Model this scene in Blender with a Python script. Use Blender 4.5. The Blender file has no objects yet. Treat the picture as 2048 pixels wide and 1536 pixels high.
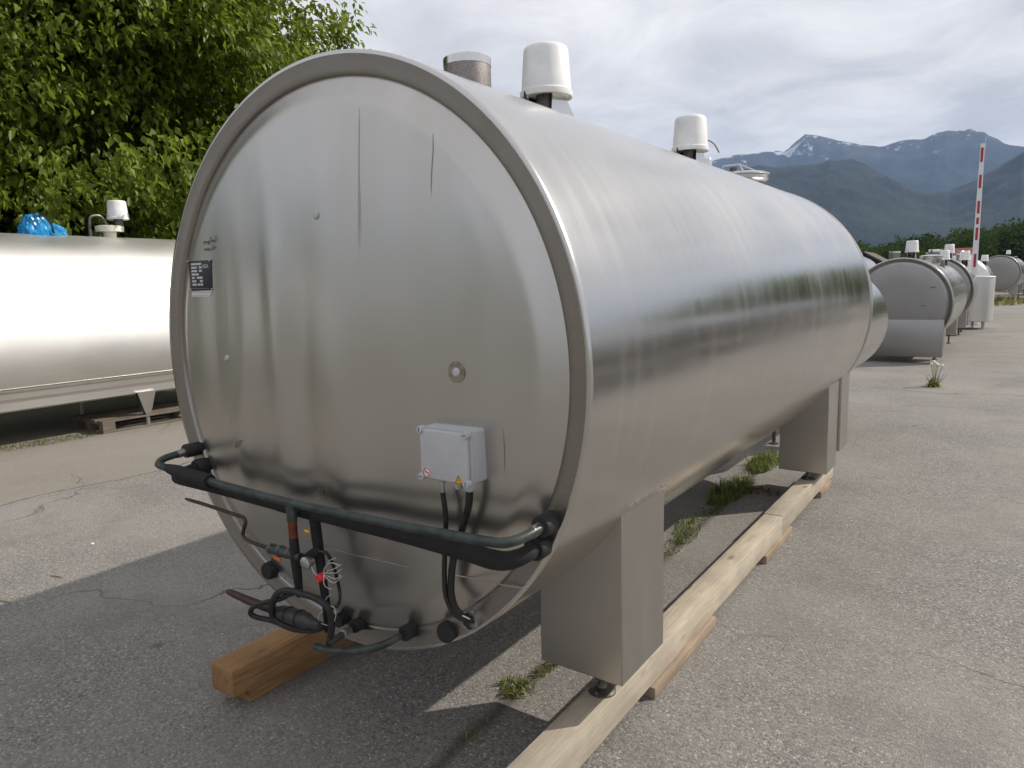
import bpy, bmesh, math, random
import numpy as np
from mathutils import Vector, Matrix, Euler

random.seed(7)
RNG = np.random.default_rng(11)
R_ = math.radians
scene = bpy.context.scene
COL = scene.collection

# ------------------------------------------------------------------ camera
F_PX = 1416.6
YAW, PITCH, ROLL = R_(-35.014), R_(8.085), R_(-1.361)
CAM = np.array([1.786, -1.532, 1.633])


def cam_basis():
    cy, sy, cp, sp = math.cos(YAW), math.sin(YAW), math.cos(PITCH), math.sin(PITCH)
    fwd = np.array([sy * cp, cy * cp, -sp])
    right = np.array([cy, -sy, 0.0])
    up = np.cross(right, fwd)
    c, s = math.cos(ROLL), math.sin(ROLL)
    return c * right + s * up, -s * right + c * up, fwd


BR, BU, BW = cam_basis()


def ray(x, y):
    return BR * (x - 1024) / F_PX - BU * (y - 768) / F_PX + BW


def on(x, y, axis, v):
    """photo pixel -> point on the plane axis = v"""
    d = ray(x, y)
    return Vector(CAM + d * (v - CAM[axis]) / d[axis])


def P(x, y, Y):
    return on(x, y, 1, Y)


def G(x, y, z=0.0):
    return on(x, y, 2, z)


def azel(x, y):
    d = ray(x, y)
    return math.degrees(math.atan2(d[0], d[1])), math.atan2(d[2], math.hypot(d[0], d[1]))


cam_d = bpy.data.cameras.new("camera")
cam = bpy.data.objects.new("camera", cam_d)
COL.objects.link(cam)
cam_d.sensor_width = 36.0
cam_d.lens = 36.0 * F_PX / 2048.0
cam_d.clip_start = 0.02
cam_d.clip_end = 60000
cam.matrix_world = Matrix(((BR[0], BU[0], -BW[0], CAM[0]), (BR[1], BU[1], -BW[1], CAM[1]),
                           (BR[2], BU[2], -BW[2], CAM[2]), (0, 0, 0, 1)))
scene.camera = cam

# ------------------------------------------------------------------ light
SUN_DIR = Vector((0.90, 0.95, 1.0)).normalized()
SUN_AZ = math.atan2(SUN_DIR.x, SUN_DIR.y)
SUN_EL = math.asin(SUN_DIR.z)

world = bpy.data.worlds.new("World")
scene.world = world
world.use_nodes = True
wn, wl = world.node_tree.nodes, world.node_tree.links
wn.clear()


def N(nodes, kind, **kw):
    n = nodes.new(kind)
    for k, v in kw.items():
        setattr(n, k, v)
    return n


out = N(wn, "ShaderNodeOutputWorld")
sky = N(wn, "ShaderNodeTexSky", sky_type="NISHITA", sun_disc=False)
sky.sun_elevation = SUN_EL
sky.sun_rotation = SUN_AZ
sky.air_density = 1.0
sky.dust_density = 2.0
bg_sky = N(wn, "ShaderNodeBackground")
bg_sky.inputs["Strength"].default_value = 0.10
wl.new(sky.outputs[0], bg_sky.inputs["Color"])
tc = N(wn, "ShaderNodeTexCoord")
sep = N(wn, "ShaderNodeSeparateXYZ")
wl.new(tc.outputs["Generated"], sep.inputs[0])
zz = N(wn, "ShaderNodeMath", operation="MAXIMUM")
wl.new(sep.outputs["Z"], zz.inputs[0])
zz.inputs[1].default_value = 0.0
za = N(wn, "ShaderNodeMath", operation="ADD")
wl.new(zz.outputs[0], za.inputs[0])
za.inputs[1].default_value = 0.16
dx = N(wn, "ShaderNodeMath", operation="DIVIDE")
dy = N(wn, "ShaderNodeMath", operation="DIVIDE")
wl.new(sep.outputs["X"], dx.inputs[0]); wl.new(za.outputs[0], dx.inputs[1])
wl.new(sep.outputs["Y"], dy.inputs[0]); wl.new(za.outputs[0], dy.inputs[1])
cmb = N(wn, "ShaderNodeCombineXYZ")
wl.new(dx.outputs[0], cmb.inputs[0]); wl.new(dy.outputs[0], cmb.inputs[1])
n1 = N(wn, "ShaderNodeTexNoise")
n1.inputs["Scale"].default_value = 0.75
n1.inputs["Detail"].default_value = 9
n1.inputs["Roughness"].default_value = 0.55
n1.inputs["Distortion"].default_value = 0.35
wl.new(cmb.outputs[0], n1.inputs["Vector"])
n2 = N(wn, "ShaderNodeTexNoise")
n2.inputs["Scale"].default_value = 1.9
n2.inputs["Detail"].default_value = 8
n2.inputs["Roughness"].default_value = 0.6
n2.inputs["Distortion"].default_value = 0.5
wl.new(cmb.outputs[0], n2.inputs["Vector"])
ramp = N(wn, "ShaderNodeValToRGB")
ramp.color_ramp.elements[0].position = 0.34
ramp.color_ramp.elements[0].color = (0.63, 0.63, 0.655, 1)
ramp.color_ramp.elements[1].position = 0.66
ramp.color_ramp.elements[1].color = (1.0, 0.985, 0.975, 1)
e = ramp.color_ramp.elements.new(0.50)
e.color = (0.83, 0.815, 0.825, 1)
wl.new(n2.outputs["Fac"], ramp.inputs[0])
bg_cl = N(wn, "ShaderNodeBackground")
bg_cl.inputs["Strength"].default_value = 1.0
wl.new(ramp.outputs[0], bg_cl.inputs["Color"])
cov = N(wn, "ShaderNodeMapRange")
cov.inputs["From Min"].default_value = 0.30
cov.inputs["From Max"].default_value = 0.52
cov.inputs["To Min"].default_value = 0.88
cov.inputs["To Max"].default_value = 1.0
wl.new(n1.outputs["Fac"], cov.inputs[0])
mixw = N(wn, "ShaderNodeMixShader")
wl.new(cov.outputs[0], mixw.inputs[0])
wl.new(bg_sky.outputs[0], mixw.inputs[1])
wl.new(bg_cl.outputs[0], mixw.inputs[2])
wl.new(mixw.outputs[0], out.inputs[0])

sun_d = bpy.data.lights.new("sun", "SUN")
sun_d.energy = 4.3
sun_d.angle = R_(0.7)
sun_d.color = (1.0, 0.93, 0.82)
sun = bpy.data.objects.new("sun", sun_d)
COL.objects.link(sun)
sun.rotation_euler = SUN_DIR.to_track_quat("Z", "Y").to_euler()
sun.location = (10, 14, 20)

scene.view_settings.view_transform = "Standard"
scene.view_settings.look = "None"
scene.view_settings.gamma = 1.0
scene.view_settings.exposure = 0.10
scene.view_settings.use_curve_mapping = False
scene.render.engine = "CYCLES"
cy = scene.cycles
cy.use_denoising = True
cy.max_bounces = 8
cy.diffuse_bounces = 3
cy.glossy_bounces = 4
cy.transmission_bounces = 3
cy.volume_bounces = 0
cy.sample_clamp_indirect = 6.0


# ------------------------------------------------------------------ materials
def new_mat(name):
    m = bpy.data.materials.new(name)
    m.use_nodes = True
    nt = m.node_tree
    b = nt.nodes["Principled BSDF"]
    return m, nt.nodes, nt.links, b


def plain(name, col, rough=0.6, metal=0.0, noise=0.0, scale=30.0, bump=0.0):
    m, n, l, b = new_mat(name)
    b.inputs["Base Color"].default_value = (*col, 1)
    b.inputs["Roughness"].default_value = rough
    b.inputs["Metallic"].default_value = metal
    if noise or bump:
        t = N(n, "ShaderNodeTexCoord")
        x = N(n, "ShaderNodeTexNoise")
        x.inputs["Scale"].default_value = scale
        x.inputs["Detail"].default_value = 6
        l.new(t.outputs["Object"], x.inputs["Vector"])
        if noise:
            r = N(n, "ShaderNodeValToRGB")
            r.color_ramp.elements[0].position = 0.3
            r.color_ramp.elements[1].position = 0.7
            r.color_ramp.elements[0].color = (*[c * (1 - noise) for c in col], 1)
            r.color_ramp.elements[1].color = (*[min(1, c * (1 + noise * 0.6)) for c in col], 1)
            l.new(x.outputs["Fac"], r.inputs[0])
            l.new(r.outputs[0], b.inputs["Base Color"])
        if bump:
            bp = N(n, "ShaderNodeBump")
            bp.inputs["Strength"].default_value = bump
            bp.inputs["Distance"].default_value = 0.004
            l.new(x.outputs["Fac"], bp.inputs["Height"])
            l.new(bp.outputs[0], b.inputs["Normal"])
    return m


def steel(name, col=(0.565, 0.55, 0.53), rough=0.25, brush=(4, 170, 4), stain=0.25, wave=0.12, stain_scale=(2.5, 26, 2.5),
          speck=0.0):
    """brushed stainless sheet: fine brushing, dull streaks, faint dirt"""
    m, n, l, b = new_mat(name)
    b.inputs["Metallic"].default_value = 1.0
    t = N(n, "ShaderNodeTexCoord")

    def noise(sc, detail=4, rgh=0.5):
        mp = N(n, "ShaderNodeMapping")
        mp.inputs["Scale"].default_value = sc
        x = N(n, "ShaderNodeTexNoise")
        x.inputs["Scale"].default_value = 1.0
        x.inputs["Detail"].default_value = detail
        x.inputs["Roughness"].default_value = rgh
        l.new(t.outputs["Object"], mp.inputs[0])
        l.new(mp.outputs[0], x.inputs["Vector"])
        return x.outputs["Fac"]

    def rng(src, a, b_, c, d):
        r = N(n, "ShaderNodeMapRange")
        for k, v in zip(("From Min", "From Max", "To Min", "To Max"), (a, b_, c, d)):
            r.inputs[k].default_value = v
        l.new(src, r.inputs[0])
        return r.outputs[0]

    br = noise(brush, 3)
    st = noise(stain_scale, 3, 0.5)
    big = noise((1.6, 1.6, 1.6), 3)
    # colour
    mx = N(n, "ShaderNodeMix", data_type="RGBA")
    mx.inputs["A"].default_value = (*col, 1)
    mx.inputs["B"].default_value = (col[0] * 0.80, col[1] * 0.76, col[2] * 0.70, 1)
    sm = rng(st, 0.46, 0.78, 0.0, stain * 1.6)
    l.new(sm, mx.inputs["Factor"])
    mx2 = N(n, "ShaderNodeMix", data_type="RGBA", blend_type="MULTIPLY")
    l.new(mx.outputs["Result"], mx2.inputs["A"])
    rr = N(n, "ShaderNodeValToRGB")
    rr.color_ramp.elements[0].position = 0.3
    rr.color_ramp.elements[0].color = (0.98, 0.98, 0.98, 1)
    rr.color_ramp.elements[1].position = 0.7
    rr.color_ramp.elements[1].color = (1.0, 1.0, 1.0, 1)
    l.new(br, rr.inputs[0])
    mx2.inputs["Factor"].default_value = 1.0
    l.new(rr.outputs[0], mx2.inputs["B"])
    colout = mx2.outputs["Result"]
    if speck:
        sp = noise((75, 75, 55), 3, 0.6)
        spm = rng(sp, 0.735, 0.78, 0.0, speck)
        mx3 = N(n, "ShaderNodeMix", data_type="RGBA")
        l.new(spm, mx3.inputs["Factor"])
        l.new(colout, mx3.inputs["A"])
        mx3.inputs["B"].default_value = (0.10, 0.085, 0.07, 1)
        colout = mx3.outputs["Result"]
    l.new(colout, b.inputs["Base Color"])
    # roughness
    a1 = N(n, "ShaderNodeMath", operation="ADD")
    l.new(rng(br, 0.3, 0.7, rough - 0.006, rough + 0.008), a1.inputs[0])
    l.new(rng(st, 0.4, 0.75, 0.0, 0.30 * stain), a1.inputs[1])
    a2 = N(n, "ShaderNodeMath", operation="ADD")
    l.new(a1.outputs[0], a2.inputs[0])
    l.new(rng(big, 0.3, 0.7, -0.03, 0.05), a2.inputs[1])
    l.new(a2.outputs[0], b.inputs["Roughness"])
    # dull film of dirt
    l.new(rng(st, 0.5, 0.8, 0.98, 1.0 - stain), b.inputs["Metallic"])
    # sheet waviness
    bp = N(n, "ShaderNodeBump")
    bp.inputs["Strength"].default_value = wave
    bp.inputs["Distance"].default_value = 0.03
    l.new(noise((2.2, 2.2, 2.2), 2), bp.inputs["Height"])
    l.new(bp.outputs[0], b.inputs["Normal"])
    return m


M = {}
M["shell"] = steel("steel_shell", rough=0.18, brush=(3, 150, 3), stain=0.10, stain_scale=(1.5, 17, 1.5), speck=0.2, wave=0.05)
M["head"] = steel("steel_head", col=(0.53, 0.512, 0.485), rough=0.285, brush=(160, 3, 3), stain=0.14, stain_scale=(5, 2.2, 1.3), wave=0.05, speck=0.7)
M["rim"] = steel("steel_rim", col=(0.31, 0.285, 0.265), rough=0.28, brush=(40, 3, 40), stain=0.3, stain_scale=(7, 2.2, 7), wave=0.02, speck=0.6)
M["leg"] = steel("steel_leg", col=(0.47, 0.45, 0.42), rough=0.33, brush=(140, 140, 3), stain=0.16, stain_scale=(7, 7, 2), wave=0.03)
M["side"] = steel("steel_side", col=(0.70, 0.69, 0.67), rough=0.48, brush=(3, 3, 120), stain=0.10, stain_scale=(2, 2, 6), wave=0.07)
M["dullhead"] = steel("steel_dull_head", col=(0.34, 0.33, 0.325), rough=0.36, brush=(60, 3, 3), stain=0.2, stain_scale=(6, 2, 2))
M["bright"] = steel("steel_bright", col=(0.66, 0.65, 0.63), rough=0.18, brush=(30, 30, 30), stain=0.1, wave=0.05)
M["mesh_steel"] = plain("woven_steel_mesh", (0.29, 0.265, 0.25), 0.42, 0.85, 0.5, 260, 0.5)
M["dark_steel"] = plain("dark_steel", (0.13, 0.12, 0.11), 0.45, 0.7, 0.4, 40)
M["zinc"] = plain("zinc_fitting", (0.45, 0.45, 0.44), 0.35, 0.9, 0.3, 60)
M["white"] = plain("white_plastic", (0.80, 0.80, 0.80), 0.35, 0, 0.13, 9)
M["cream"] = plain("yellowed_plastic", (0.72, 0.71, 0.60), 0.4, 0, 0.08, 20)
M["grey_plastic"] = plain("light_grey_plastic", (0.46, 0.465, 0.48), 0.45, 0, 0.05, 18)
M["rubber"] = plain("black_rubber", (0.015, 0.015, 0.016), 0.62, 0, 0.4, 60, 0.3)
M["foam"] = plain("black_foam_sleeve", (0.011, 0.010, 0.011), 0.78, 0, 0.5, 26, 0.7)
M["valve"] = plain("charcoal_valve", (0.035, 0.035, 0.037), 0.55, 0, 0.4, 40, 0.3)
M["cable"] = plain("black_cable", (0.012, 0.012, 0.012), 0.35)
M["green_pipe"] = plain("tarnished_pipe", (0.050, 0.062, 0.058), 0.42, 0.25, 0.55, 24, 0.2)
M["copper"] = plain("oxidised_copper", (0.22, 0.07, 0.035), 0.5, 0.7, 0.5, 30)
M["brown_pipe"] = plain("brown_tube", (0.075, 0.045, 0.04), 0.5, 0.5, 0.4, 30)
M["red"] = plain("red_plastic", (0.62, 0.02, 0.025), 0.4)
M["orange"] = plain("orange_tag", (0.75, 0.16, 0.015), 0.5)
M["yellow"] = plain("yellow_film", (0.80, 0.42, 0.01), 0.5)
M["sign_white"] = plain("sign_white", (0.75, 0.70, 0.70), 0.5)
M["sign_red"] = plain("sign_red", (0.42, 0.03, 0.05), 0.5)
M["black_print"] = plain("black_print", (0.01, 0.01, 0.012), 0.5)
M["plate"] = plain("black_name_plate", (0.012, 0.011, 0.022), 0.35)
M["print"] = plain("silver_print", (0.50, 0.52, 0.50), 0.45)
M["marker"] = plain("grey_marker", (0.10, 0.09, 0.085), 0.6)
M["scuff"] = plain("scuff", (0.43, 0.405, 0.375), 0.38, 0.97)
M["ringstain"] = plain("ring_stain", (0.36, 0.33, 0.27), 0.42, 0.9, 0.3, 60)
M["wire"] = plain("fine_wire", (0.62, 0.62, 0.60), 0.4, 0.4)
M["bag"] = plain("blue_film", (0.015, 0.24, 0.52), 0.25, 0, 0.35, 9, 0.5)
M["barrier"] = plain("barrier_white", (0.74, 0.74, 0.74), 0.45)
M["barrier_red"] = plain("barrier_red", (0.40, 0.015, 0.05), 0.45)
M["plaster"] = plain("plaster", (0.55, 0.50, 0.42), 0.8, 0, 0.1, 4)
M["barn"] = plain("dark_timber", (0.045, 0.034, 0.027), 0.8, 0, 0.4, 6)
M["barn_roof"] = plain("dark_roof", (0.07, 0.055, 0.045), 0.8, 0, 0.3, 5)
M["red_roof"] = plain("red_tiles", (0.26, 0.075, 0.045), 0.8, 0, 0.3, 5)
M["bark"] = plain("bark", (0.07, 0.055, 0.042), 0.9, 0, 0.5, 12, 0.9)
M["stem"] = plain("weed_stem", (0.16, 0.15, 0.06), 0.7)
M["dead"] = plain("dead_leaves", (0.14, 0.075, 0.035), 0.8, 0, 0.5, 40)
M["fluff"] = plain("seed_fluff", (0.72, 0.70, 0.64), 0.9)


def leaf_mat(name, dark, light, trans=0.35, attr=True, spec=0.35):
    m, n, l, b = new_mat(name)
    a = N(n, "ShaderNodeAttribute", attribute_name="tint")
    r = N(n, "ShaderNodeValToRGB")
    r.color_ramp.elements[0].color = (*dark, 1)
    r.color_ramp.elements[1].color = (*light, 1)
    l.new(a.outputs["Fac"], r.inputs[0])
    l.new(r.outputs[0], b.inputs["Base Color"])
    b.inputs["Roughness"].default_value = 0.45
    b.inputs["Specular IOR Level"].default_value = spec
    tr = N(n, "ShaderNodeBsdfTranslucent")
    hs = N(n, "ShaderNodeHueSaturation")
    hs.inputs["Value"].default_value = 1.5
    l.new(r.outputs[0], hs.inputs["Color"])
    l.new(hs.outputs[0], tr.inputs["Color"])
    mx = N(n, "ShaderNodeMixShader")
    mx.inputs[0].default_value = trans
    l.new(b.outputs[0], mx.inputs[1])
    l.new(tr.outputs[0], mx.inputs[2])
    l.new(mx.outputs[0], n["Material Output"].inputs["Surface"])
    return m


M["leaf"] = leaf_mat("tree_leaf", (0.050, 0.098, 0.010), (0.225, 0.28, 0.03), 0.45)
M["wood_leaf"] = leaf_mat("far_leaf", (0.026, 0.044, 0.014), (0.085, 0.120, 0.032), 0.15, spec=0.0)
M["grass"] = leaf_mat("grass_blade", (0.07, 0.10, 0.015), (0.20, 0.22, 0.05), 0.3)
M["weed"] = leaf_mat("weed_leaf", (0.08, 0.10, 0.02), (0.24, 0.22, 0.06), 0.25)


def wood_mat(name, light, dark, scale=(55, 3.5, 55), weather=0.55):
    m, n, l, b = new_mat(name)
    t = N(n, "ShaderNodeTexCoord")
    mp = N(n, "ShaderNodeMapping")
    mp.inputs["Scale"].default_value = scale
    l.new(t.outputs["Object"], mp.inputs[0])
    x = N(n, "ShaderNodeTexNoise")
    x.inputs["Scale"].default_value = 1
    x.inputs["Detail"].default_value = 7
    x.inputs["Distortion"].default_value = 1.2
    l.new(mp.outputs[0], x.inputs["Vector"])
    r = N(n, "ShaderNodeValToRGB")
    r.color_ramp.elements[0].position = 0.32
    r.color_ramp.elements[0].color = (*dark, 1)
    r.color_ramp.elements[1].position = 0.62
    r.color_ramp.elements[1].color = (*light, 1)
    l.new(x.outputs["Fac"], r.inputs[0])
    y = N(n, "ShaderNodeTexNoise")
    y.inputs["Scale"].default_value = 5.0
    y.inputs["Detail"].default_value = 6
    l.new(t.outputs["Object"], y.inputs["Vector"])
    mr = N(n, "ShaderNodeMapRange")
    mr.inputs["From Min"].default_value = 0.42
    mr.inputs["From Max"].default_value = 0.7
    mr.inputs["To Max"].default_value = weather
    l.new(y.outputs["Fac"], mr.inputs[0])
    mx = N(n, "ShaderNodeMix", data_type="RGBA")
    l.new(mr.outputs[0], mx.inputs["Factor"])
    l.new(r.outputs[0], mx.inputs["A"])
    mx.inputs["B"].default_value = (dark[0] * 0.75, dark[1] * 0.8, dark[2] * 0.85, 1)
    # knots
    mpk = N(n, "ShaderNodeMapping")
    mpk.inputs["Scale"].default_value = (9, 3.2, 9)
    l.new(t.outputs["Object"], mpk.inputs[0])
    vk = N(n, "ShaderNodeTexVoronoi")
    vk.inputs["Scale"].default_value = 1.0
    l.new(mpk.outputs[0], vk.inputs["Vector"])
    mk = N(n, "ShaderNodeMapRange")
    mk.inputs["From Min"].default_value = 0.06
    mk.inputs["From Max"].default_value = 0.16
    mk.inputs["To Min"].default_value = 0.8
    mk.inputs["To Max"].default_value = 0.0
    l.new(vk.outputs["Distance"], mk.inputs[0])
    mx2 = N(n, "ShaderNodeMix", data_type="RGBA")
    l.new(mk.outputs[0], mx2.inputs["Factor"])
    l.new(mx.outputs["Result"], mx2.inputs["A"])
    mx2.inputs["B"].default_value = (dark[0] * 0.5, dark[1] * 0.42, dark[2] * 0.35, 1)
    l.new(mx2.outputs["Result"], b.inputs["Base Color"])
    b.inputs["Roughness"].default_value = 0.75
    bp = N(n, "ShaderNodeBump")
    bp.inputs["Strength"].default_value = 0.45
    bp.inputs["Distance"].default_value = 0.002
    l.new(x.outputs["Fac"], bp.inputs["Height"])
    l.new(bp.outputs[0], b.inputs["Normal"])
    return m


M["timber"] = wood_mat("pale_spruce", (0.48, 0.415, 0.325), (0.36, 0.305, 0.235))
M["timber_worn"] = wood_mat("worn_offcut", (0.34, 0.26, 0.18), (0.24, 0.175, 0.12))
M["timber_dark"] = wood_mat("brown_spruce", (0.36, 0.20, 0.085), (0.22, 0.115, 0.045))
M["pallet"] = wood_mat("grey_pallet_wood", (0.19, 0.155, 0.12), (0.10, 0.08, 0.06))


def asphalt():
    m, n, l, b = new_mat("worn_asphalt")
    t = N(n, "ShaderNodeTexCoord")

    def nz(scale, detail=5, rgh=0.55, vec=None):
        x = N(n, "ShaderNodeTexNoise")
        x.inputs["Scale"].default_value = scale
        x.inputs["Detail"].default_value = detail
        x.inputs["Roughness"].default_value = rgh
        l.new(vec or t.outputs["Object"], x.inputs["Vector"])
        return x.outputs["Fac"]

    def rng(src, a, b_, c, d):
        r = N(n, "ShaderNodeMapRange")
        for k, v in zip(("From Min", "From Max", "To Min", "To Max"), (a, b_, c, d)):
            r.inputs[k].default_value = v
        l.new(src, r.inputs[0])
        return r.outputs[0]

    def mix(f, a, b_, mode="MIX"):
        x = N(n, "ShaderNodeMix", data_type="RGBA", blend_type=mode)
        if hasattr(f, "is_output"):
            l.new(f, x.inputs["Factor"])
        else:
            x.inputs["Factor"].default_value = f
        for k, v in (("A", a), ("B", b_)):
            if hasattr(v, "is_output"):
                l.new(v, x.inputs[k])
            else:
                x.inputs[k].default_value = (*v, 1)
        return x.outputs["Result"]

    vor = N(n, "ShaderNodeTexVoronoi")
    vor.inputs["Scale"].default_value = 115
    l.new(t.outputs["Object"], vor.inputs["Vector"])
    sepc = N(n, "ShaderNodeSeparateColor")
    l.new(vor.outputs["Color"], sepc.inputs[0])
    stone = N(n, "ShaderNodeValToRGB")
    cr = stone.color_ramp
    cr.elements[0].position = 0.0
    cr.elements[0].color = (0.105, 0.098, 0.092, 1)
    cr.elements[1].position = 1.0
    cr.elements[1].color = (0.46, 0.435, 0.395, 1)
    for pos, c in ((0.35, (0.20, 0.19, 0.178, 1)), (0.75, (0.258, 0.245, 0.229, 1)), (0.93, (0.305, 0.288, 0.265, 1))):
        q = cr.elements.new(pos)
        q.color = c
    l.new(sepc.outputs[0], stone.inputs[0])
    # gaps between the stones
    gap = rng(vor.outputs["Distance"], 0.35, 0.75, 0.0, 0.55)
    c1 = mix(gap, stone.outputs[0], (0.158, 0.149, 0.140))
    # broad patches: paler worn lanes, darker damp or oily parts, warm dust
    p1 = rng(nz(0.55, 6), 0.40, 0.66, 0.0, 0.62)
    c2 = mix(p1, c1, (0.285, 0.268, 0.246))
    p2 = rng(nz(1.3, 7, 0.65), 0.50, 0.70, 0.0, 0.60)
    c3 = mix(p2, c2, (0.150, 0.139, 0.130))
    p3 = rng(nz(6.0, 7, 0.7), 0.60, 0.78, 0.0, 0.5)
    c4 = mix(p3, c3, (0.14, 0.124, 0.114))
    # smoother sandy strip beside the far left row, with a wandering joint
    sx = N(n, "ShaderNodeSeparateXYZ")
    l.new(t.outputs["Object"], sx.inputs[0])
    wob = N(n, "ShaderNodeMath", operation="MULTIPLY_ADD")
    l.new(nz(0.9, 5), wob.inputs[0])
    wob.inputs[1].default_value = 0.5
    l.new(sx.outputs["X"], wob.inputs[2])
    strip = rng(wob.outputs[0], -4.45, -4.30, 0.55, 0.0)
    c5 = mix(strip, c4, (0.25, 0.222, 0.188))
    ab = N(n, "ShaderNodeMath", operation="ADD")
    l.new(wob.outputs[0], ab.inputs[0]); ab.inputs[1].default_value = 4.35
    ab2 = N(n, "ShaderNodeMath", operation="ABSOLUTE")
    l.new(ab.outputs[0], ab2.inputs[0])
    crack = rng(ab2.outputs[0], 0.004, 0.018, 0.75, 0.0)
    c6 = mix(crack, c5, (0.05, 0.043, 0.036))
    wj = N(n, "ShaderNodeMath", operation="MULTIPLY_ADD")
    l.new(nz(3.0, 5), wj.inputs[0]); wj.inputs[1].default_value = 0.10
    l.new(sx.outputs["X"], wj.inputs[2])
    ty = N(n, "ShaderNodeMath", operation="MULTIPLY_ADD")
    l.new(sx.outputs["Y"], ty.inputs[0]); ty.inputs[1].default_value = 0.034
    l.new(wj.outputs[0], ty.inputs[2])
    jo = N(n, "ShaderNodeMath", operation="ADD")
    l.new(ty.outputs[0], jo.inputs[0]); jo.inputs[1].default_value = -0.325
    ja = N(n, "ShaderNodeMath", operation="ABSOLUTE")
    l.new(jo.outputs[0], ja.inputs[0])
    jm = N(n, "ShaderNodeMath", operation="MULTIPLY")
    l.new(rng(ja.outputs[0], 0.006, 0.05, 0.8, 0.0), jm.inputs[0]); l.new(rng(sx.outputs["Y"], 4.6, 5.4, 1.0, 0.0), jm.inputs[1])
    c6 = mix(jm.outputs[0], c6, (0.075, 0.062, 0.048))
    # cross joints far down the yard
    wob2 = N(n, "ShaderNodeMath", operation="MULTIPLY_ADD")
    l.new(nz(0.6, 5), wob2.inputs[0])
    wob2.inputs[1].default_value = 1.6
    l.new(sx.outputs["Y"], wob2.inputs[2])
    ab3 = N(n, "ShaderNodeMath", operation="ADD")
    l.new(wob2.outputs[0], ab3.inputs[0]); ab3.inputs[1].default_value = -10.7
    ab4 = N(n, "ShaderNodeMath", operation="ABSOLUTE")
    l.new(ab3.outputs[0], ab4.inputs[0])
    c7 = mix(rng(ab4.outputs[0], 0.01, 0.035, 0.45, 0.0), c6, (0.07, 0.062, 0.055))
    # hairline cracks
    wvn = N(n, "ShaderNodeTexNoise")
    wvn.inputs["Scale"].default_value = 1.6
    wvn.inputs["Detail"].default_value = 5
    l.new(t.outputs["Object"], wvn.inputs["Vector"])
    vm = N(n, "ShaderNodeVectorMath", operation="MULTIPLY_ADD")
    l.new(wvn.outputs["Color"], vm.inputs[0]); vm.inputs[1].default_value = (0.9, 0.9, 0.0)
    l.new(t.outputs["Object"], vm.inputs[2])
    ve = N(n, "ShaderNodeTexVoronoi", feature="DISTANCE_TO_EDGE")
    ve.inputs["Scale"].default_value = 0.33
    l.new(vm.outputs[0], ve.inputs["Vector"])
    cm = N(n, "ShaderNodeMath", operation="MULTIPLY")
    l.new(rng(ve.outputs["Distance"], 0.0007, 0.0032, 0.75, 0.0), cm.inputs[0])
    l.new(rng(nz(0.45, 3), 0.46, 0.58, 0.0, 1.0), cm.inputs[1])
    c7 = mix(cm.outputs[0], c7, (0.055, 0.048, 0.042))
    # dark spots
    vs = N(n, "ShaderNodeTexVoronoi")
    vs.inputs["Scale"].default_value = 1.3
    l.new(t.outputs["Object"], vs.inputs["Vector"])
    wv = N(n, "ShaderNodeMath", operation="MULTIPLY_ADD")
    l.new(nz(14, 4), wv.inputs[0]); wv.inputs[1].default_value = 0.09
    l.new(vs.outputs["Distance"], wv.inputs[2])
    c8 = mix(rng(wv.outputs[0], 0.065, 0.10, 0.55, 0.0), c7, (0.06, 0.052, 0.046))
    l.new(c8, b.inputs["Base Color"])
    b.inputs["Roughness"].default_value = 0.86
    b.inputs["Specular IOR Level"].default_value = 0.25
    bp = N(n, "ShaderNodeBump")
    bp.inputs["Strength"].default_value = 0.8
    bp.inputs["Distance"].default_value = 0.004
    hh = N(n, "ShaderNodeMath", operation="MULTIPLY_ADD")
    l.new(vor.outputs["Distance"], hh.inputs[0])
    hh.inputs[1].default_value = -0.7
    l.new(nz(60, 5, 0.7), hh.inputs[2])
    l.new(hh.outputs[0], bp.inputs["Height"])
    bp2 = N(n, "ShaderNodeBump")
    bp2.inputs["Strength"].default_value = 0.5
    bp2.inputs["Distance"].default_value = 0.02
    l.new(nz(2.2, 5), bp2.inputs["Height"])
    l.new(bp2.outputs[0], bp.inputs["Normal"])
    l.new(bp.outputs[0], b.inputs["Normal"])
    return m


M["asphalt"] = asphalt()
M["meadow"] = plain("meadow", (0.085, 0.125, 0.035), 0.9, 0, 0.35, 0.08)


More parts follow.
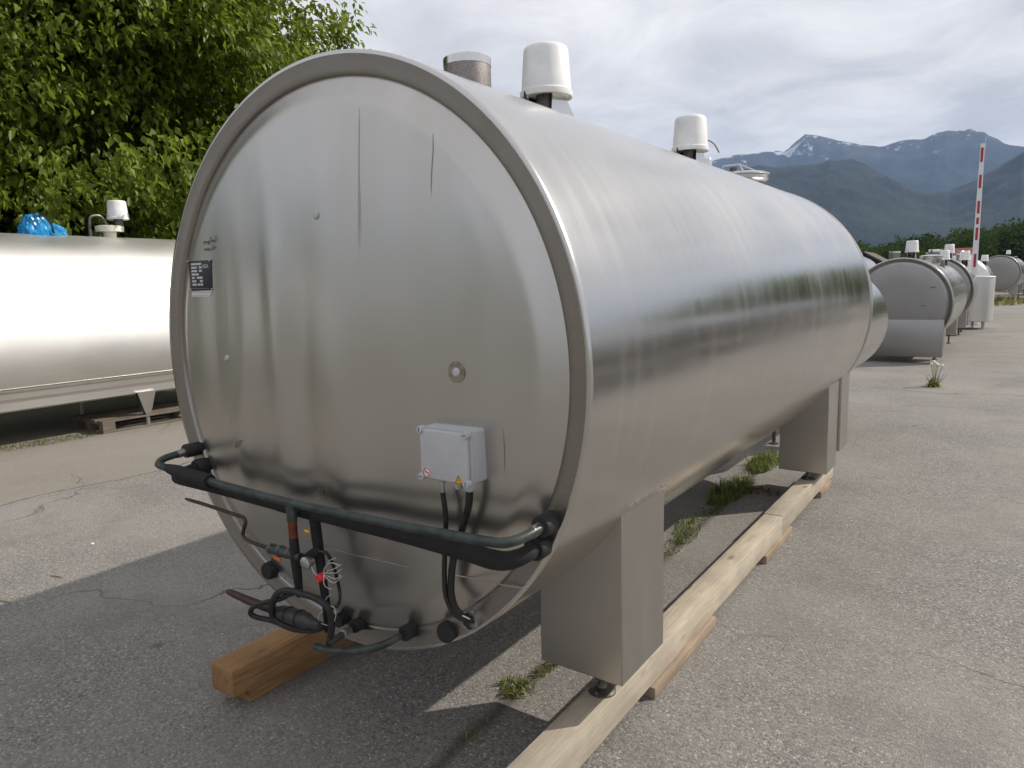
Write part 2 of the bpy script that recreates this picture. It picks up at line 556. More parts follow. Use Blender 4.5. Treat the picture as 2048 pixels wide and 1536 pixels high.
def mountain_mat():
    m, n, l, b = new_mat("alpine_slopes")
    t = N(n, "ShaderNodeTexCoord")
    g = N(n, "ShaderNodeNewGeometry")
    sx = N(n, "ShaderNodeSeparateXYZ")
    l.new(t.outputs["Object"], sx.inputs[0])

    def nz(sc, detail=8, rgh=0.6):
        mp = N(n, "ShaderNodeMapping")
        mp.inputs["Scale"].default_value = sc
        l.new(t.outputs["Object"], mp.inputs[0])
        x = N(n, "ShaderNodeTexNoise")
        x.inputs["Scale"].default_value = 1
        x.inputs["Detail"].default_value = detail
        x.inputs["Roughness"].default_value = rgh
        l.new(mp.outputs[0], x.inputs["Vector"])
        return x.outputs["Fac"]

    def rng(src, a, b_, c, d):
        r = N(n, "ShaderNodeMapRange")
        for k, v in zip(("From Min", "From Max", "To Min", "To Max"), (a, b_, c, d)):
            r.inputs[k].default_value = v
        l.new(src, r.inputs[0])
        return r.outputs[0]

    def addm(a, b_, k):
        x = N(n, "ShaderNodeMath", operation="MULTIPLY_ADD")
        l.new(b_, x.inputs[0]); x.inputs[1].default_value = k
        l.new(a, x.inputs[2])
        return x.outputs[0]

    forest = N(n, "ShaderNodeValToRGB")
    forest.color_ramp.elements[0].position = 0.50
    forest.color_ramp.elements[0].color = (0.006, 0.010, 0.009, 1)
    forest.color_ramp.elements[1].position = 0.70
    forest.color_ramp.elements[1].color = (0.027, 0.038, 0.025, 1)
    fa_ = N(n, "ShaderNodeMath", operation="MULTIPLY_ADD")
    l.new(nz((0.045, 0.045, 0.045), 3, 0.6), fa_.inputs[0]); fa_.inputs[1].default_value = 0.75
    fb_ = N(n, "ShaderNodeMath", operation="MULTIPLY")
    l.new(nz((0.0035, 0.0035, 0.0035), 6, 0.65), fb_.inputs[0]); fb_.inputs[1].default_value = 0.45
    l.new(fb_.outputs[0], fa_.inputs[2]); l.new(fa_.outputs[0], forest.inputs[0])
    rock = N(n, "ShaderNodeValToRGB")
    rock.color_ramp.elements[0].position = 0.35
    rock.color_ramp.elements[0].color = (0.022, 0.024, 0.026, 1)
    rock.color_ramp.elements[1].position = 0.7
    rock.color_ramp.elements[1].color = (0.10, 0.096, 0.095, 1)
    l.new(nz((0.010, 0.010, 0.003), 9, 0.7), rock.inputs[0])
    alt = addm(sx.outputs["Z"], nz((0.0022, 0.0022, 0.0022)), 700.0)
    rf = rng(alt, 1420, 1640, 0.0, 0.85)
    mx = N(n, "ShaderNodeMix", data_type="RGBA")
    l.new(rf, mx.inputs["Factor"])
    l.new(forest.outputs[0], mx.inputs["A"]); l.new(rock.outputs[0], mx.inputs["B"])
    # snow in gullies below the crest
    sn = nz((0.0075, 0.0075, 0.0035), 7, 0.62)
    alt2 = rng(sx.outputs["Z"], 1000, 1420, -0.17, 0.045)
    sa = N(n, "ShaderNodeMath", operation="ADD")
    l.new(sn, sa.inputs[0]); l.new(alt2, sa.inputs[1])
    sf = rng(sa.outputs[0], 0.572, 0.615, 0.0, 0.6)
    mx2 = N(n, "ShaderNodeMix", data_type="RGBA")
    l.new(sf, mx2.inputs["Factor"])
    l.new(mx.outputs["Result"], mx2.inputs["A"])
    mx2.inputs["B"].default_value = (0.82, 0.84, 0.88, 1)
    l.new(mx2.outputs["Result"], b.inputs["Base Color"])
    b.inputs["Roughness"].default_value = 0.95
    b.inputs["Specular IOR Level"].default_value = 0.1
    return m


M["mountain"] = mountain_mat()


# ------------------------------------------------------------------ mesh tools
class MB:
    """collects shapes; build() links them as one mesh object"""

    def __init__(self):
        self.v, self.f = [], []

    def add(self, verts, faces):
        o = len(self.v)
        self.v += [tuple(p) for p in verts]
        self.f += [tuple(i + o for i in q) for q in faces]
        return self

    def box(self, a, b):
        (x0, y0, z0), (x1, y1, z1) = a, b
        v = [(x0, y0, z0), (x1, y0, z0), (x1, y1, z0), (x0, y1, z0), (x0, y0, z1), (x1, y0, z1), (x1, y1, z1), (x0, y1, z1)]
        return self.add(v, [(3, 2, 1, 0), (4, 5, 6, 7), (0, 1, 5, 4), (1, 2, 6, 5), (2, 3, 7, 6), (3, 0, 4, 7)])

    def rbox(self, a, b, r=0.005, seg=2):
        """box with rounded edges"""
        bm = bmesh.new()
        c = [(a[i] + b[i]) / 2 for i in range(3)]
        s = [abs(b[i] - a[i]) for i in range(3)]
        bmesh.ops.create_cube(bm, size=1.0)
        for q in bm.verts:
            q.co = Vector((c[0] + q.co.x * s[0], c[1] + q.co.y * s[1], c[2] + q.co.z * s[2]))
        bmesh.ops.bevel(bm, geom=bm.edges[:], offset=min(r, min(s) * 0.45), segments=seg, affect="EDGES", profile=0.5)
        bm.verts.index_update()
        self.add([q.co[:] for q in bm.verts], [[q.index for q in f.verts] for f in bm.faces])
        bm.free()
        return self

    def prism(self, poly, axis, a, b):
        """polygon (list of 2-tuples in the other two axes) extruded along axis from a to b"""
        n = len(poly)

        def pt(q, t):
            q = list(q)
            q.insert(axis, t)
            return tuple(q)
        v = [pt(q, a) for q in poly] + [pt(q, b) for q in poly]
        f = [(i, (i + 1) % n, (i + 1) % n + n, i + n) for i in range(n)]
        f += [tuple(range(n - 1, -1, -1)), tuple(range(n, 2 * n))]
        return self.add(v, f)

    def lathe(self, prof, centre=(0, 0, 0), axis="Z", n=40, cap0=True, cap1=True, ang=None):
        """prof: list of (radius, height along axis)"""
        v, f = [], []
        for (r, h) in prof:
            for k in range(n):
                t = 2 * math.pi * k / n
                c, s = r * math.cos(t), r * math.sin(t)
                p = {"Z": (c, s, h), "Y": (c, h, s), "X": (h, c, s)}[axis]
                v.append((p[0] + centre[0], p[1] + centre[1], p[2] + centre[2]))
        for j in range(len(prof) - 1):
            for k in range(n):
                k2 = (k + 1) % n
                f.append((j * n + k, j * n + k2, (j + 1) * n + k2, (j + 1) * n + k))
        if cap0:
            f.append(tuple(range(n - 1, -1, -1)))
        if cap1:
            f.append(tuple(range((len(prof) - 1) * n, len(prof) * n)))
        return self.add(v, f)

    def tube(self, pts, r, n=10, smooth=6, caps=True):
        pts = [Vector(p) for p in pts]
        rs = list(r) if isinstance(r, (list, tuple)) else [r] * len(pts)
        if smooth > 1 and len(pts) > 2:
            q, qr = [], []
            for i in range(len(pts) - 1):
                p0, p1, p2, p3 = pts[max(i - 1, 0)], pts[i], pts[i + 1], pts[min(i + 2, len(pts) - 1)]
                for s in range(smooth):
                    t = s / smooth
                    q.append(0.5 * ((2 * p1) + (p2 - p0) * t + (2 * p0 - 5 * p1 + 4 * p2 - p3) * t * t + (3 * p1 - p0 - 3 * p2 + p3) * t ** 3))
                    qr.append(rs[i] * (1 - t) + rs[i + 1] * t)
            q.append(pts[-1]); qr.append(rs[-1])
            pts, rs = q, qr
        v, f = [], []
        nrm = None
        for i, p in enumerate(pts):
            d = (pts[min(i + 1, len(pts) - 1)] - pts[max(i - 1, 0)]).normalized()
            if nrm is None:
                nrm = d.orthogonal().normalized()
            else:
                nrm = (nrm - d * nrm.dot(d)).normalized()
            bn = d.cross(nrm)
            for k in range(n):
                t = 2 * math.pi * k / n
                v.append(p + (nrm * math.cos(t) + bn * math.sin(t)) * rs[i])
        for j in range(len(pts) - 1):
            for k in range(n):
                k2 = (k + 1) % n
                f.append((j * n + k, j * n + k2, (j + 1) * n + k2, (j + 1) * n + k))
        if caps:
            f.append(tuple(range(n - 1, -1, -1)))
            f.append(tuple(range((len(pts) - 1) * n, len(pts) * n)))
        return self.add(v, f)

    def cyl(self, a, b, r, n=16):
        return self.tube([a, b], r, n, 1)

    def build(self, name, mat, parent=None, angle=35, loc=None, flip=True):
        me = bpy.data.meshes.new(name)
        me.from_pydata(self.v, [], self.f)
        me.validate()
        bm = bmesh.new()
        bm.from_mesh(me)
        if flip:
            bmesh.ops.recalc_face_normals(bm, faces=bm.faces[:])
        bm.to_mesh(me)
        bm.free()
        for p in me.polygons:
            p.use_smooth = True
        me.set_sharp_from_angle(angle=R_(angle))
        return link(name, me, mat, parent, loc)


def link(name, me, mat, parent=None, loc=None):
    o = bpy.data.objects.new(name, me)
    if mat is not None:
        me.materials.append(M[mat] if isinstance(mat, str) else mat)
    COL.objects.link(o)
    if parent is not None:
        o.parent = parent
    if loc is not None:
        o.location = loc
    return o


def tag(o, label, cat, group=None, kind=None):
    if label:
        o["label"] = label
    if cat:
        o["category"] = cat
    if group:
        o["group"] = group
    if kind:
        o["kind"] = kind
    return o


def thing(name, label, cat, loc=(0, 0, 0), rz=0.0, group=None):
    o = bpy.data.objects.new(name, None)
    COL.objects.link(o)
    o.location = loc
    o.rotation_euler = (0, 0, rz)
    o.empty_display_size = 0.2
    return tag(o, label, cat, group)


def copy_tree(o, parent=None):
    c = o.copy()
    COL.objects.link(c)
    c.parent = parent
    for ch in o.children:
        copy_tree(ch, c)
    return c


def fast_mesh(name, verts, faces, tint=None, smooth=False):
    """numpy verts (n,3) and equal-size faces (m,k) -> mesh"""
    me = bpy.data.meshes.new(name)
    nv, (nf, k) = len(verts), faces.shape
    me.vertices.add(nv)
    me.vertices.foreach_set("co", np.ascontiguousarray(verts, dtype=np.float32).ravel())
    me.loops.add(nf * k)
    me.loops.foreach_set("vertex_index", np.ascontiguousarray(faces, dtype=np.int32).ravel())
    me.polygons.add(nf)
    me.polygons.foreach_set("loop_start", np.arange(0, nf * k, k, dtype=np.int32))
    me.update(calc_edges=True)
    if tint is not None:
        a = me.attributes.new("tint", "FLOAT", "POINT")
        a.data.foreach_set("value", np.ascontiguousarray(tint, dtype=np.float32))
    if smooth:
        me.polygons.foreach_set("use_smooth", np.ones(nf, dtype=bool))
    me.validate()
    return me


# ------------------------------------------------------------------ ground, yard, mountains, sky setting
def grid_sheet(x0, x1, y0, y1, nx, ny, z):
    xs, ys = np.linspace(x0, x1, nx), np.linspace(y0, y1, ny)
    X, Y = np.meshgrid(xs, ys, indexing="ij")
    v = np.stack([X.ravel(), Y.ravel(), np.full(X.size, z)], 1)
    i = np.arange(nx * ny).reshape(nx, ny)
    f = np.stack([i[:-1, :-1].ravel(), i[1:, :-1].ravel(), i[1:, 1:].ravel(), i[:-1, 1:].ravel()], 1)
    return v, f


v, f = grid_sheet(-11500, 6000, -6000, 11500, 9, 9, -0.06)
tag(link("ground", fast_mesh("ground", v, f), "meadow"), "green meadow running out to the foot of the mountains", "meadow", kind="structure")
MB().box((-9.6, -34, -0.05), (26, 92, 0.0)).build("yard", "asphalt")
tag(bpy.data.objects["yard"], "worn grey asphalt yard the tanks stand on", "asphalt yard", kind="structure")


def vnoise(x, y, seed=0):
    """value noise, vectorised"""
    xi, yi = np.floor(x).astype(np.int64), np.floor(y).astype(np.int64)
    xf, yf = x - xi, y - yi
    u, w = xf * xf * (3 - 2 * xf), yf * yf * (3 - 2 * yf)

    def h(a, b):
        n = (a * 374761393 + b * 668265263 + seed * 1442695041) & 0xFFFFFFFF
        n = ((n ^ (n >> 13)) * 1274126177) & 0xFFFFFFFF
        return ((n ^ (n >> 16)) & 0xFFFF) / 65535.0
    return (h(xi, yi) * (1 - u) + h(xi + 1, yi) * u) * (1 - w) + (h(xi, yi + 1) * (1 - u) + h(xi + 1, yi + 1) * u) * w


def fbm(x, y, octv=6, seed=0, ridged=False):
    s, a, t = 0, 0.5, 0
    for k in range(octv):
        q = vnoise(x * 2 ** k, y * 2 ** k, seed + k)
        if ridged:
            q = 1 - np.abs(2 * q - 1)
        s = s + a * q
        t += a
        a *= 0.5
    return s / t


def mountains():
    far_px = [(1460, 312), (1478, 309), (1520, 305), (1575, 300), (1590, 286), (1611, 268), (1640, 267), (1660, 276), (1690, 281),
              (1730, 290), (1760, 293), (1790, 284), (1825, 277), (1850, 275), (1872, 265), (1895, 258), (1940, 257), (1970, 264),
              (1990, 274), (2020, 287), (2048, 291)]
    fa = [(-75, 2.5), (-55, 4.0), (-35, 5.5), (-25, 7.6)] + [(a, math.degrees(b)) for a, b in (azel(*q) for q in far_px)] + [
        (4, 7.0), (8, 6.0), (14, 4.0), (22, 2.4), (35, 1.6), (50, 1.2), (75, 0.8)]
    near_px = [(1525, 345), (1570, 336), (1660, 325), (1740, 345), (1800, 368), (1850, 385), (1900, 390), (1950, 372), (2000, 340), (2048, 312)]
    na = [(-75, 1.5), (-50, 3.0), (-30, 5.0), (-20, 7.0)] + [(a, math.degrees(b)) for a, b in (azel(*q) for q in near_px)] + [
        (5, 5.6), (11, 3.2), (20, 1.8), (35, 1.2), (50, 1.0), (75, 0.6)]
    az = np.concatenate([np.linspace(-75, -24, 60), np.linspace(-23.8, 8, 420), np.linspace(8.4, 30, 60)])
    rr = np.linspace(2600, 11200, 190)
    A, Rr = np.meshgrid(az, rr, indexing="ij")
    fe = np.interp(A, [q[0] for q in fa], [q[1] for q in fa])
    ne = np.interp(A, [q[0] for q in na], [q[1] for q in na])
    X = CAM[0] + Rr * np.sin(np.radians(A))
    Y = CAM[1] + Rr * np.cos(np.radians(A))
    wig = (fbm(X / 1900, Y / 1900, 4, 3) - 0.5)
    r_far = 8600 + 900 * wig
    r_near = 5000 + 700 * wig
    hf = r_far * np.tan(np.radians(fe))
    hn = r_near * np.tan(np.radians(ne))
    spur = fbm(X / 900, Y / 900, 6, 21, True)
    fine = fbm(X / 260, Y / 260, 5, 55)
    d1 = (Rr - r_far) / 2000.0
    prof_f = np.clip(1 - np.abs(d1) ** 1.15, 0, 1)
    low = 1 - prof_f
    h1 = hf * prof_f * (1 - 0.55 * low * (1 - spur) * 2.0 * prof_f)
    d2 = (Rr - r_near) / 1900.0
    prof_n = np.exp(-(d2 ** 2) * 1.6)
    h2 = hn * prof_n * (1 - 0.35 * (1 - prof_n) * (1 - spur))
    H = np.maximum(h1, h2) + (fine - 0.5) * 90 * np.clip(np.maximum(prof_f, prof_n), 0, 1) * (0.35 + low)
    edge = np.clip((Rr - 2600) / 700, 0, 1)
    H = H * edge - 3 * (1 - edge)
    v = np.stack([X.ravel(), Y.ravel(), H.ravel()], 1)
    i = np.arange(X.size).reshape(X.shape)
    f = np.stack([i[:-1, :-1].ravel(), i[:-1, 1:].ravel(), i[1:, 1:].ravel(), i[1:, :-1].ravel()], 1)
    f = f[:, ::-1]
    o = link("mountains", fast_mesh("mountains", v, f, smooth=True), "mountain")
    tag(o, "blue alpine mountains with snow patches below the crest", "mountains", kind="structure")
    return float(H.max())


MOUNT_TOP = mountains()

# ------------------------------------------------------------------ trees
LEAF_N = 0


def crown_mesh(name, n_twig, per, rx, ry, rz, zc, leaf, seed, droop=0.75, shell=0.45, lump=0.35, width=0.54):
    """leaf sprays spread through an uneven crown volume"""
    g = np.random.default_rng(seed)
    d = g.normal(size=(n_twig, 3))
    d /= np.linalg.norm(d, axis=1)[:, None]
    lob = 1 + lump * (fbm(d[:, 0] * 2.1 + 9, d[:, 1] * 2.1 + d[:, 2] * 2.3 + 5, 3, seed) - 0.5) * 2
    rad = g.uniform(0, 1, n_twig) ** shell * lob
    c = d * rad[:, None] * np.array([rx, ry, rz]) + np.array([0, 0, zc])
    n_cl = n_twig // 20
    own = g.integers(0, n_cl, n_twig)
    c = c[own] + g.normal(size=(n_twig, 3)) * np.array([0.40, 0.40, 0.20]) * (leaf / 0.135)
    d, rad = d[own], rad[own]
    c_tint = g.uniform(0, 1, n_cl)[own]
    hole = fbm(c[:, 0] * 0.9 + 3 * np.sin(c[:, 2] * 0.7), c[:, 1] * 0.9 + c[:, 2] * 1.1, 3, seed + 40)
    keep = hole > 0.38
    c, d, rad, c_tint = c[keep], d[keep], rad[keep], c_tint[keep]
    n_twig = len(c)
    outd = d * np.array([1, 1, 0.55]) + g.normal(size=d.shape) * 0.35
    outd /= np.linalg.norm(outd, axis=1)[:, None]
    C = np.repeat(c, per, 0)
    O = np.repeat(outd, per, 0)
    n = len(C)
    t = g.uniform(-0.6, 0.8, n)
    spray = leaf * 1.9
    pos = C + O * (t * spray)[:, None] + g.normal(size=(n, 3)) * leaf * 0.55
    pos[:, 2] -= (t + 0.6) * leaf * 0.7
    ax = O * 0.55 + g.normal(size=(n, 3)) * 0.55
    ax[:, 2] -= droop
    ax /= np.linalg.norm(ax, axis=1)[:, None]
    sd = np.cross(ax, np.array([0, 0, 1.0]) + g.normal(size=(n, 3)) * 0.45)
    sd /= np.linalg.norm(sd, axis=1)[:, None]
    nm = np.cross(sd, ax)
    L = (leaf * g.uniform(0.7, 1.25, n))[:, None]
    W = L * width * 0.5
    fold = W * 0.45
    a = pos
    m1 = pos + ax * L * 0.45 - nm * L * 0.03
    b = pos + ax * L - nm * L * 0.14
    lft = pos + ax * L * 0.42 + sd * W + nm * fold
    rgt = pos + ax * L * 0.42 - sd * W + nm * fold
    v = np.stack([a, lft, b, rgt], 1).reshape(-1, 3)
    k = np.arange(n)[:, None] * 4
    f = np.concatenate([k + np.array([[0, 1, 2]]), k + np.array([[0, 2, 3]])], 0)
    ct = np.repeat(0.6 * c_tint + 0.4 * g.uniform(0, 1, n_twig), per)
    tint = np.clip(0.15 + 0.45 * ct + 0.4 * g.uniform(0, 1, n), 0, 1)
    return fast_mesh(name, v, f, np.repeat(tint, 4))


def limb_mesh(name, h, r0, rx, ry, rz, zc, seed, n=34):
    rnd = random.Random(seed)
    mb = MB()
    mb.tube([(0, 0, -0.1), (0.05, 0.02, h * 0.3), (-0.06, 0.1, h * 0.6), (0.05, 0.0, h * 0.97)], [r0, r0 * 0.8, r0 * 0.5, r0 * 0.1], 10, 5)
    for k in range(n):
        a = rnd.uniform(0, 2 * math.pi)
        z0 = rnd.uniform(0.16, 0.85) * h
        el = rnd.uniform(-0.35, 0.7)
        ln = rnd.uniform(0.6, 0.92)
        tip = Vector((math.cos(a) * rx * ln * math.cos(el), math.sin(a) * ry * ln * math.cos(el), min(z0 + math.sin(el) * rz * ln * 0.9 + 0.3, h)))
        mid = Vector((tip.x * 0.5, tip.y * 0.5, z0 * 0.45 + tip.z * 0.55 + 0.25))
        rr = r0 * 0.30 * (1 - z0 / h * 0.6)
        mb.tube([(0, 0, z0), mid, tip], [rr, rr * 0.55, rr * 0.12], 6, 4)
        for q in range(3):
            s = mid.lerp(tip, rnd.uniform(0.1, 0.7))
            e2 = s + Vector((rnd.uniform(-1, 1), rnd.uniform(-1, 1), rnd.uniform(-0.3, 0.9))) * rnd.uniform(0.5, 1.2)
            mb.tube([s, (s + e2) / 2 + Vector((0, 0, 0.1)), e2], [rr * 0.35, rr * 0.2, 0.006], 5, 3)
    return mb


# main leafy tree behind the left row
TREE_SPOTS = [((-12.0, 5.3, -0.06), 0.2, 1.0), ((-12.6, 0.6, -0.06), 2.1, 1.06), ((-17.0, 8.2, -0.06), 4.0, 1.05)]
TREE_LABELS = ["tall bright green leafy tree closest behind the big tank's rim", "leafy green tree at the left edge of the picture behind the blue bag",
               "dim leafy tree standing deepest behind the two front trees"]
crown_me = crown_mesh("crown", 14500, 13, 4.4, 4.4, 5.0, 5.6, 0.145, 3, droop=0.8)
limb_src = limb_mesh("trunk", 9.2, 0.21, 4.2, 4.2, 4.6, 5.6, 5)
tr0 = None
for (loc, rz, sc), lab in zip(TREE_SPOTS, TREE_LABELS):
    if tr0 is None:
        tr0 = thing("leafy_tree", lab, "tree", loc, rz, "leafy trees behind the left tank")
        limb_src.build("trunk", "bark", tr0)
        tag(link("crown", crown_me, "leaf", tr0), None, None, kind="stuff")
        t = tr0
    else:
        t = copy_tree(tr0)
        t.location, t.rotation_euler = loc, (0, 0, rz)
        t["label"] = lab
    t.scale = (sc, sc, sc)


def far_wood():
    """distant wood beyond the meadow: one mass"""
    g = np.random.default_rng(23)
    vs, fs, ts = [], [], []
    o = 0
    for k in range(230):
        a = R_(g.uniform(-16, 9))
        r = g.uniform(210, 330) + (0 if a < R_(-4) else 30)
        c = np.array([CAM[0] + r * math.sin(a), CAM[1] + r * math.cos(a), 0])
        h = g.uniform(8.5, 13.5) * (r / 265) * (1.12 if a > R_(-3) else 0.92)
        if g.uniform() < 0.14:
            h *= 1.18
        w = h * g.uniform(0.30, 0.48)
        n = 1300
        d = g.normal(size=(n, 3)); d /= np.linalg.norm(d, axis=1)[:, None]
        rad = g.uniform(0.2, 1, n) ** 0.5 * (0.85 + 0.3 * vnoise(d[:, 0] * 3 + k, d[:, 2] * 3 + d[:, 1] * 2, 5))
        p = c + d * rad[:, None] * np.array([w, w, h * 0.5]) + np.array([0, 0, h * 0.52])
        s = g.uniform(0.20, 0.48, n)[:, None] * (h / 12)
        u = g.normal(size=(n, 3)); u /= np.linalg.norm(u, axis=1)[:, None]
        w2 = np.cross(u, g.normal(size=(n, 3))); w2 /= np.linalg.norm(w2, axis=1)[:, None]
        q = np.stack([p - u * s, p + w2 * s * 0.7, p + u * s, p - w2 * s * 0.7], 1).reshape(-1, 3)
        vs.append(q)
        fs.append(np.arange(n * 4).reshape(n, 4) + o)
        ts.append(np.repeat(np.clip(g.uniform(0, 0.75) + g.uniform(-0.15, 0.3, n), 0, 1), 4))
        o += n * 4
    me = fast_mesh("woodland", np.concatenate(vs), np.concatenate(fs), np.concatenate(ts))
    tag(link("woodland", me, "wood_leaf"), "dark green belt of woodland at the foot of the mountains", "woodland", kind="stuff")


far_wood()


# ------------------------------------------------------------------ the big tank in the foreground
ZC, R0, LEN = 1.387, 0.95, 4.435
tank = thing("milk_tank", "huge round stainless steel milk tank filling the foreground, grey box on its front", "milk tank", (0, 0, 0))


def shell_prof(L, R):
    return [(R - 0.012, 0.001), (R - 0.003, 0.0), (R, 0.004), (R, 0.02)] + [(R, 0.02 + (L - 0.04) * k / 12) for k in range(1, 12)] + [(R, L - 0.02), (R, L - 0.004), (R - 0.004, L), (R - 0.03, L)]


MB().lathe(shell_prof(LEN, R0), (0, 0, ZC), "Y", 160, False, False).build("shell", "shell", tank, 60)
for yy in (LEN - 0.05, LEN - 0.10):
    MB().lathe([(R0 + 0.0005, yy), (R0 + 0.004, yy + 0.004), (R0 + 0.004, yy + 0.012), (R0 + 0.0005, yy + 0.016)], (0, 0, ZC), "Y", 160, False, False).build("shell_bead", "shell", tank)
MB().lathe([(R0 - 0.03, LEN - 0.001), (R0 - 0.06, LEN - 0.03), (R0 - 0.1, LEN - 0.02), (0.4, LEN - 0.01), (0.02, LEN)], (0, 0, ZC), "Y", 96, False, True).build("rear_head", "head", tank)

# flanged rim band between shell and head
MB().lathe([(R0 - 0.011, 0.0015), (R0 - 0.014, 0.002), (R0 - 0.020, 0.0035), (R0 - 0.045, 0.008), (R0 - 0.062, 0.010), (R0 - 0.068, 0.014), (R0 - 0.070, 0.022)],
           (0, 0, ZC), "Y", 160, False, False).build("rim", "rim", tank, 50)


def head_y(x, z, r):
    """depth of the dished, dented front sheet"""
    y = -0.012 - 0.046 * (1 - (r / 0.815) ** 2)

    def ridge(x0, w, a, z0, zw):
        return 1.9 * a * np.exp(-((x - x0) / w) ** 2) * np.exp(-((z - z0) / zw) ** 2)
    y = y - ridge(-0.20 - 0.10 * (z - 1.4) ** 2, 0.050, 0.0050, 1.45, 0.45)
    y = y + ridge(-0.08 + 0.05 * (z - 1.3), 0.060, 0.0050, 1.25, 0.45)
    y = y - ridge(0.08, 0.085, 0.0055, 1.15, 0.42)
    y = y + ridge(0.27 + 0.03 * np.sin(z * 6), 0.09, 0.0032, 1.2, 0.5)
    y = y - ridge(-0.42 + 0.05 * np.sin(z * 5), 0.05, 0.0030, 1.25, 0.5)
    y = y + ridge(-0.58, 0.06, 0.0030, 1.35, 0.5)
    y = y - ridge(0.62, 0.07, 0.0014, 1.5, 0.5)
    y = y + (fbm(x * 3.0 + 7, z * 1.6 + 3, 3, 9) - 0.5) * 0.007
    return y


def front_head():
    nr, na = 70, 200
    rads = np.concatenate([np.linspace(0.001, 0.80, nr), [0.815, 0.83, 0.845, 0.858, 0.868, 0.876, 0.881, 0.8815]])
    th = np.linspace(0, 2 * math.pi, na, endpoint=False)
    Rr, T = np.meshgrid(rads, th, indexing="ij")
    X, Z = Rr * np.cos(T), Rr * np.sin(T)
    rim_fade = np.clip((0.815 - Rr) / 0.10, 0, 1)
    rim_fade = rim_fade * rim_fade * (3 - 2 * rim_fade)
    base = -0.012 - 0.046 * (1 - np.minimum(Rr, 0.815) ** 2 / 0.815 ** 2)
    Y = base + (head_y(X, Z + ZC, np.minimum(Rr, 0.815)) - base) * rim_fade
    kn = np.clip((Rr - 0.805) / 0.0765, 0, 1)
    Y = Y + 0.034 * np.where(kn < 0.12, kn * kn / 0.24, kn - 0.06) 
    v = np.stack([X.ravel(), Y.ravel(), Z.ravel() + ZC], 1)
    i = np.arange(X.size).reshape(X.shape)
    f = np.stack([i[:-1].ravel(), np.roll(i, -1, 1)[:-1].ravel(), np.roll(i, -1, 1)[1:].ravel(), i[1:].ravel()], 1)
    me = fast_mesh("front_head", v, f, smooth=True)
    bm = bmesh.new(); bm.from_mesh(me)
    bmesh.ops.recalc_face_normals(bm, faces=bm.faces[:])
    fc = min(bm.faces, key=lambda q: q.calc_center_median().xz.length)
    if sum(q.normal.y for q in bm.faces) > 0:
        bmesh.ops.reverse_faces(bm, faces=bm.faces[:])
    bm.to_mesh(me); bm.free()
    return link("front_head", me, "head", tank)


front_head()


def face_y(x, z):
    r = min(math.hypot(x, z - ZC), 0.815)
    return float(head_y(np.array(x), np.array(z), np.array(r)))


def FP(px, py, off=0.0):
    """pixel -> point on the front sheet, off metres towards the viewer"""
    p = P(px, py, -0.02)
    return Vector((p.x, face_y(p.x, p.z) - off, p.z))


# scuffs and runs on the front sheet
def strip(name, pts, w, mat, parent, off=0.0016):
    mb = MB()
    vv = []
    for i, (px, py) in enumerate(pts):
        c = FP(px, py, off)
        ww = w * (0.4 if i in (0, len(pts) - 1) else 1.0)
        vv += [(c.x - ww / 2, c.y, c.z), (c.x + ww / 2, c.y, c.z)]
    mb.add(vv, [(2 * i, 2 * i + 1, 2 * i + 3, 2 * i + 2) for i in range(len(pts) - 1)])
    return mb.build(name, mat, parent)


strip("scratch", [(716, 215), (718, 260), (721, 320), (724, 380), (727, 440), (728, 490)], 0.0022, "scuff", tank)
strip("scratch", [(723, 350), (728, 400), (731, 450), (731, 500)], 0.0014, "scuff", tank)
strip("scratch", [(862, 266), (864, 300), (863, 345), (864, 388)], 0.0032, "scuff", tank)
strip("scratch", [(456, 500), (458, 560), (464, 640), (466, 700)], 0.0018, "scuff", tank)
strip("scratch", [(1008, 860), (1010, 900), (1009, 945)], 0.002, "scuff", tank)
# long crease across the lower part
mb = MB()
mb.tube([FP(*q, 0.0) for q in [(480, 1040), (600, 1075), (700, 1103), (800, 1130), (900, 1150), (1000, 1172), (1040, 1178)]], 0.0022, 6, 3)
mb.build("seam", "head", tank)
# plugs in the sheet
for i, (px, py, r) in enumerate([(644, 432, 0.012), (465, 715, 0.011), (921, 743, 0.013), (886, 1193, 0.008)]):
    c = FP(px, py)
    MB().lathe([(r, 0.002), (r, -0.003), (r * 0.7, -0.007), (0.001, -0.008)], tuple(c), "Y", 20).build("plug", "grey_plastic" if i != 3 else "head", tank)
c = FP(921, 743)
MB().lathe([(0.030, 0.001), (0.030, -0.0012), (0.001, -0.0014)], tuple(c), "Y", 28, False, False).build("stain", "ringstain", tank)

# name plate
np0 = FP(416, 548, 0.004)
yy0 = np0.y
plate = MB().rbox((-0.722, yy0, 1.634), (-0.578, yy0 + 0.004, 1.742), 0.001).build("nameplate", "plate", tank)
plate["label"] = "black rating plate with silver fields and the letters GEA"


def bar(x0, x1, z0, z1, mat="print", nm="field", par=None, y=None):
    y = yy0 if y is None else y
    MB().box((x0, y - 0.0012, z0), (x1, y - 0.0002, z1)).build(nm, mat, par or plate)


rows = [(0.075, [(0.13, 0.59)]), (0.19, [(0.13, 0.38), (0.47, 0.60)]), (0.305, [(0.13, 0.38), (0.47, 0.60)]), (0.42, [(0.13, 0.445)]),
        (0.535, [(0.13, 0.255), (0.35, 0.60)]), (0.65, [(0.13, 0.31), (0.47, 0.60)]), (0.765, [(0.13, 0.31), (0.36, 0.46), (0.49, 0.60)])]
for v0, spans in rows:
    for a, b_ in spans:
        bar(-0.722 + 0.144 * a, -0.722 + 0.144 * b_, 1.742 - 0.108 * (v0 + 0.07), 1.742 - 0.108 * v0)
bar(-0.722 + 0.144 * 0.06, -0.722 + 0.144 * 0.86, 1.6405, 1.6412)


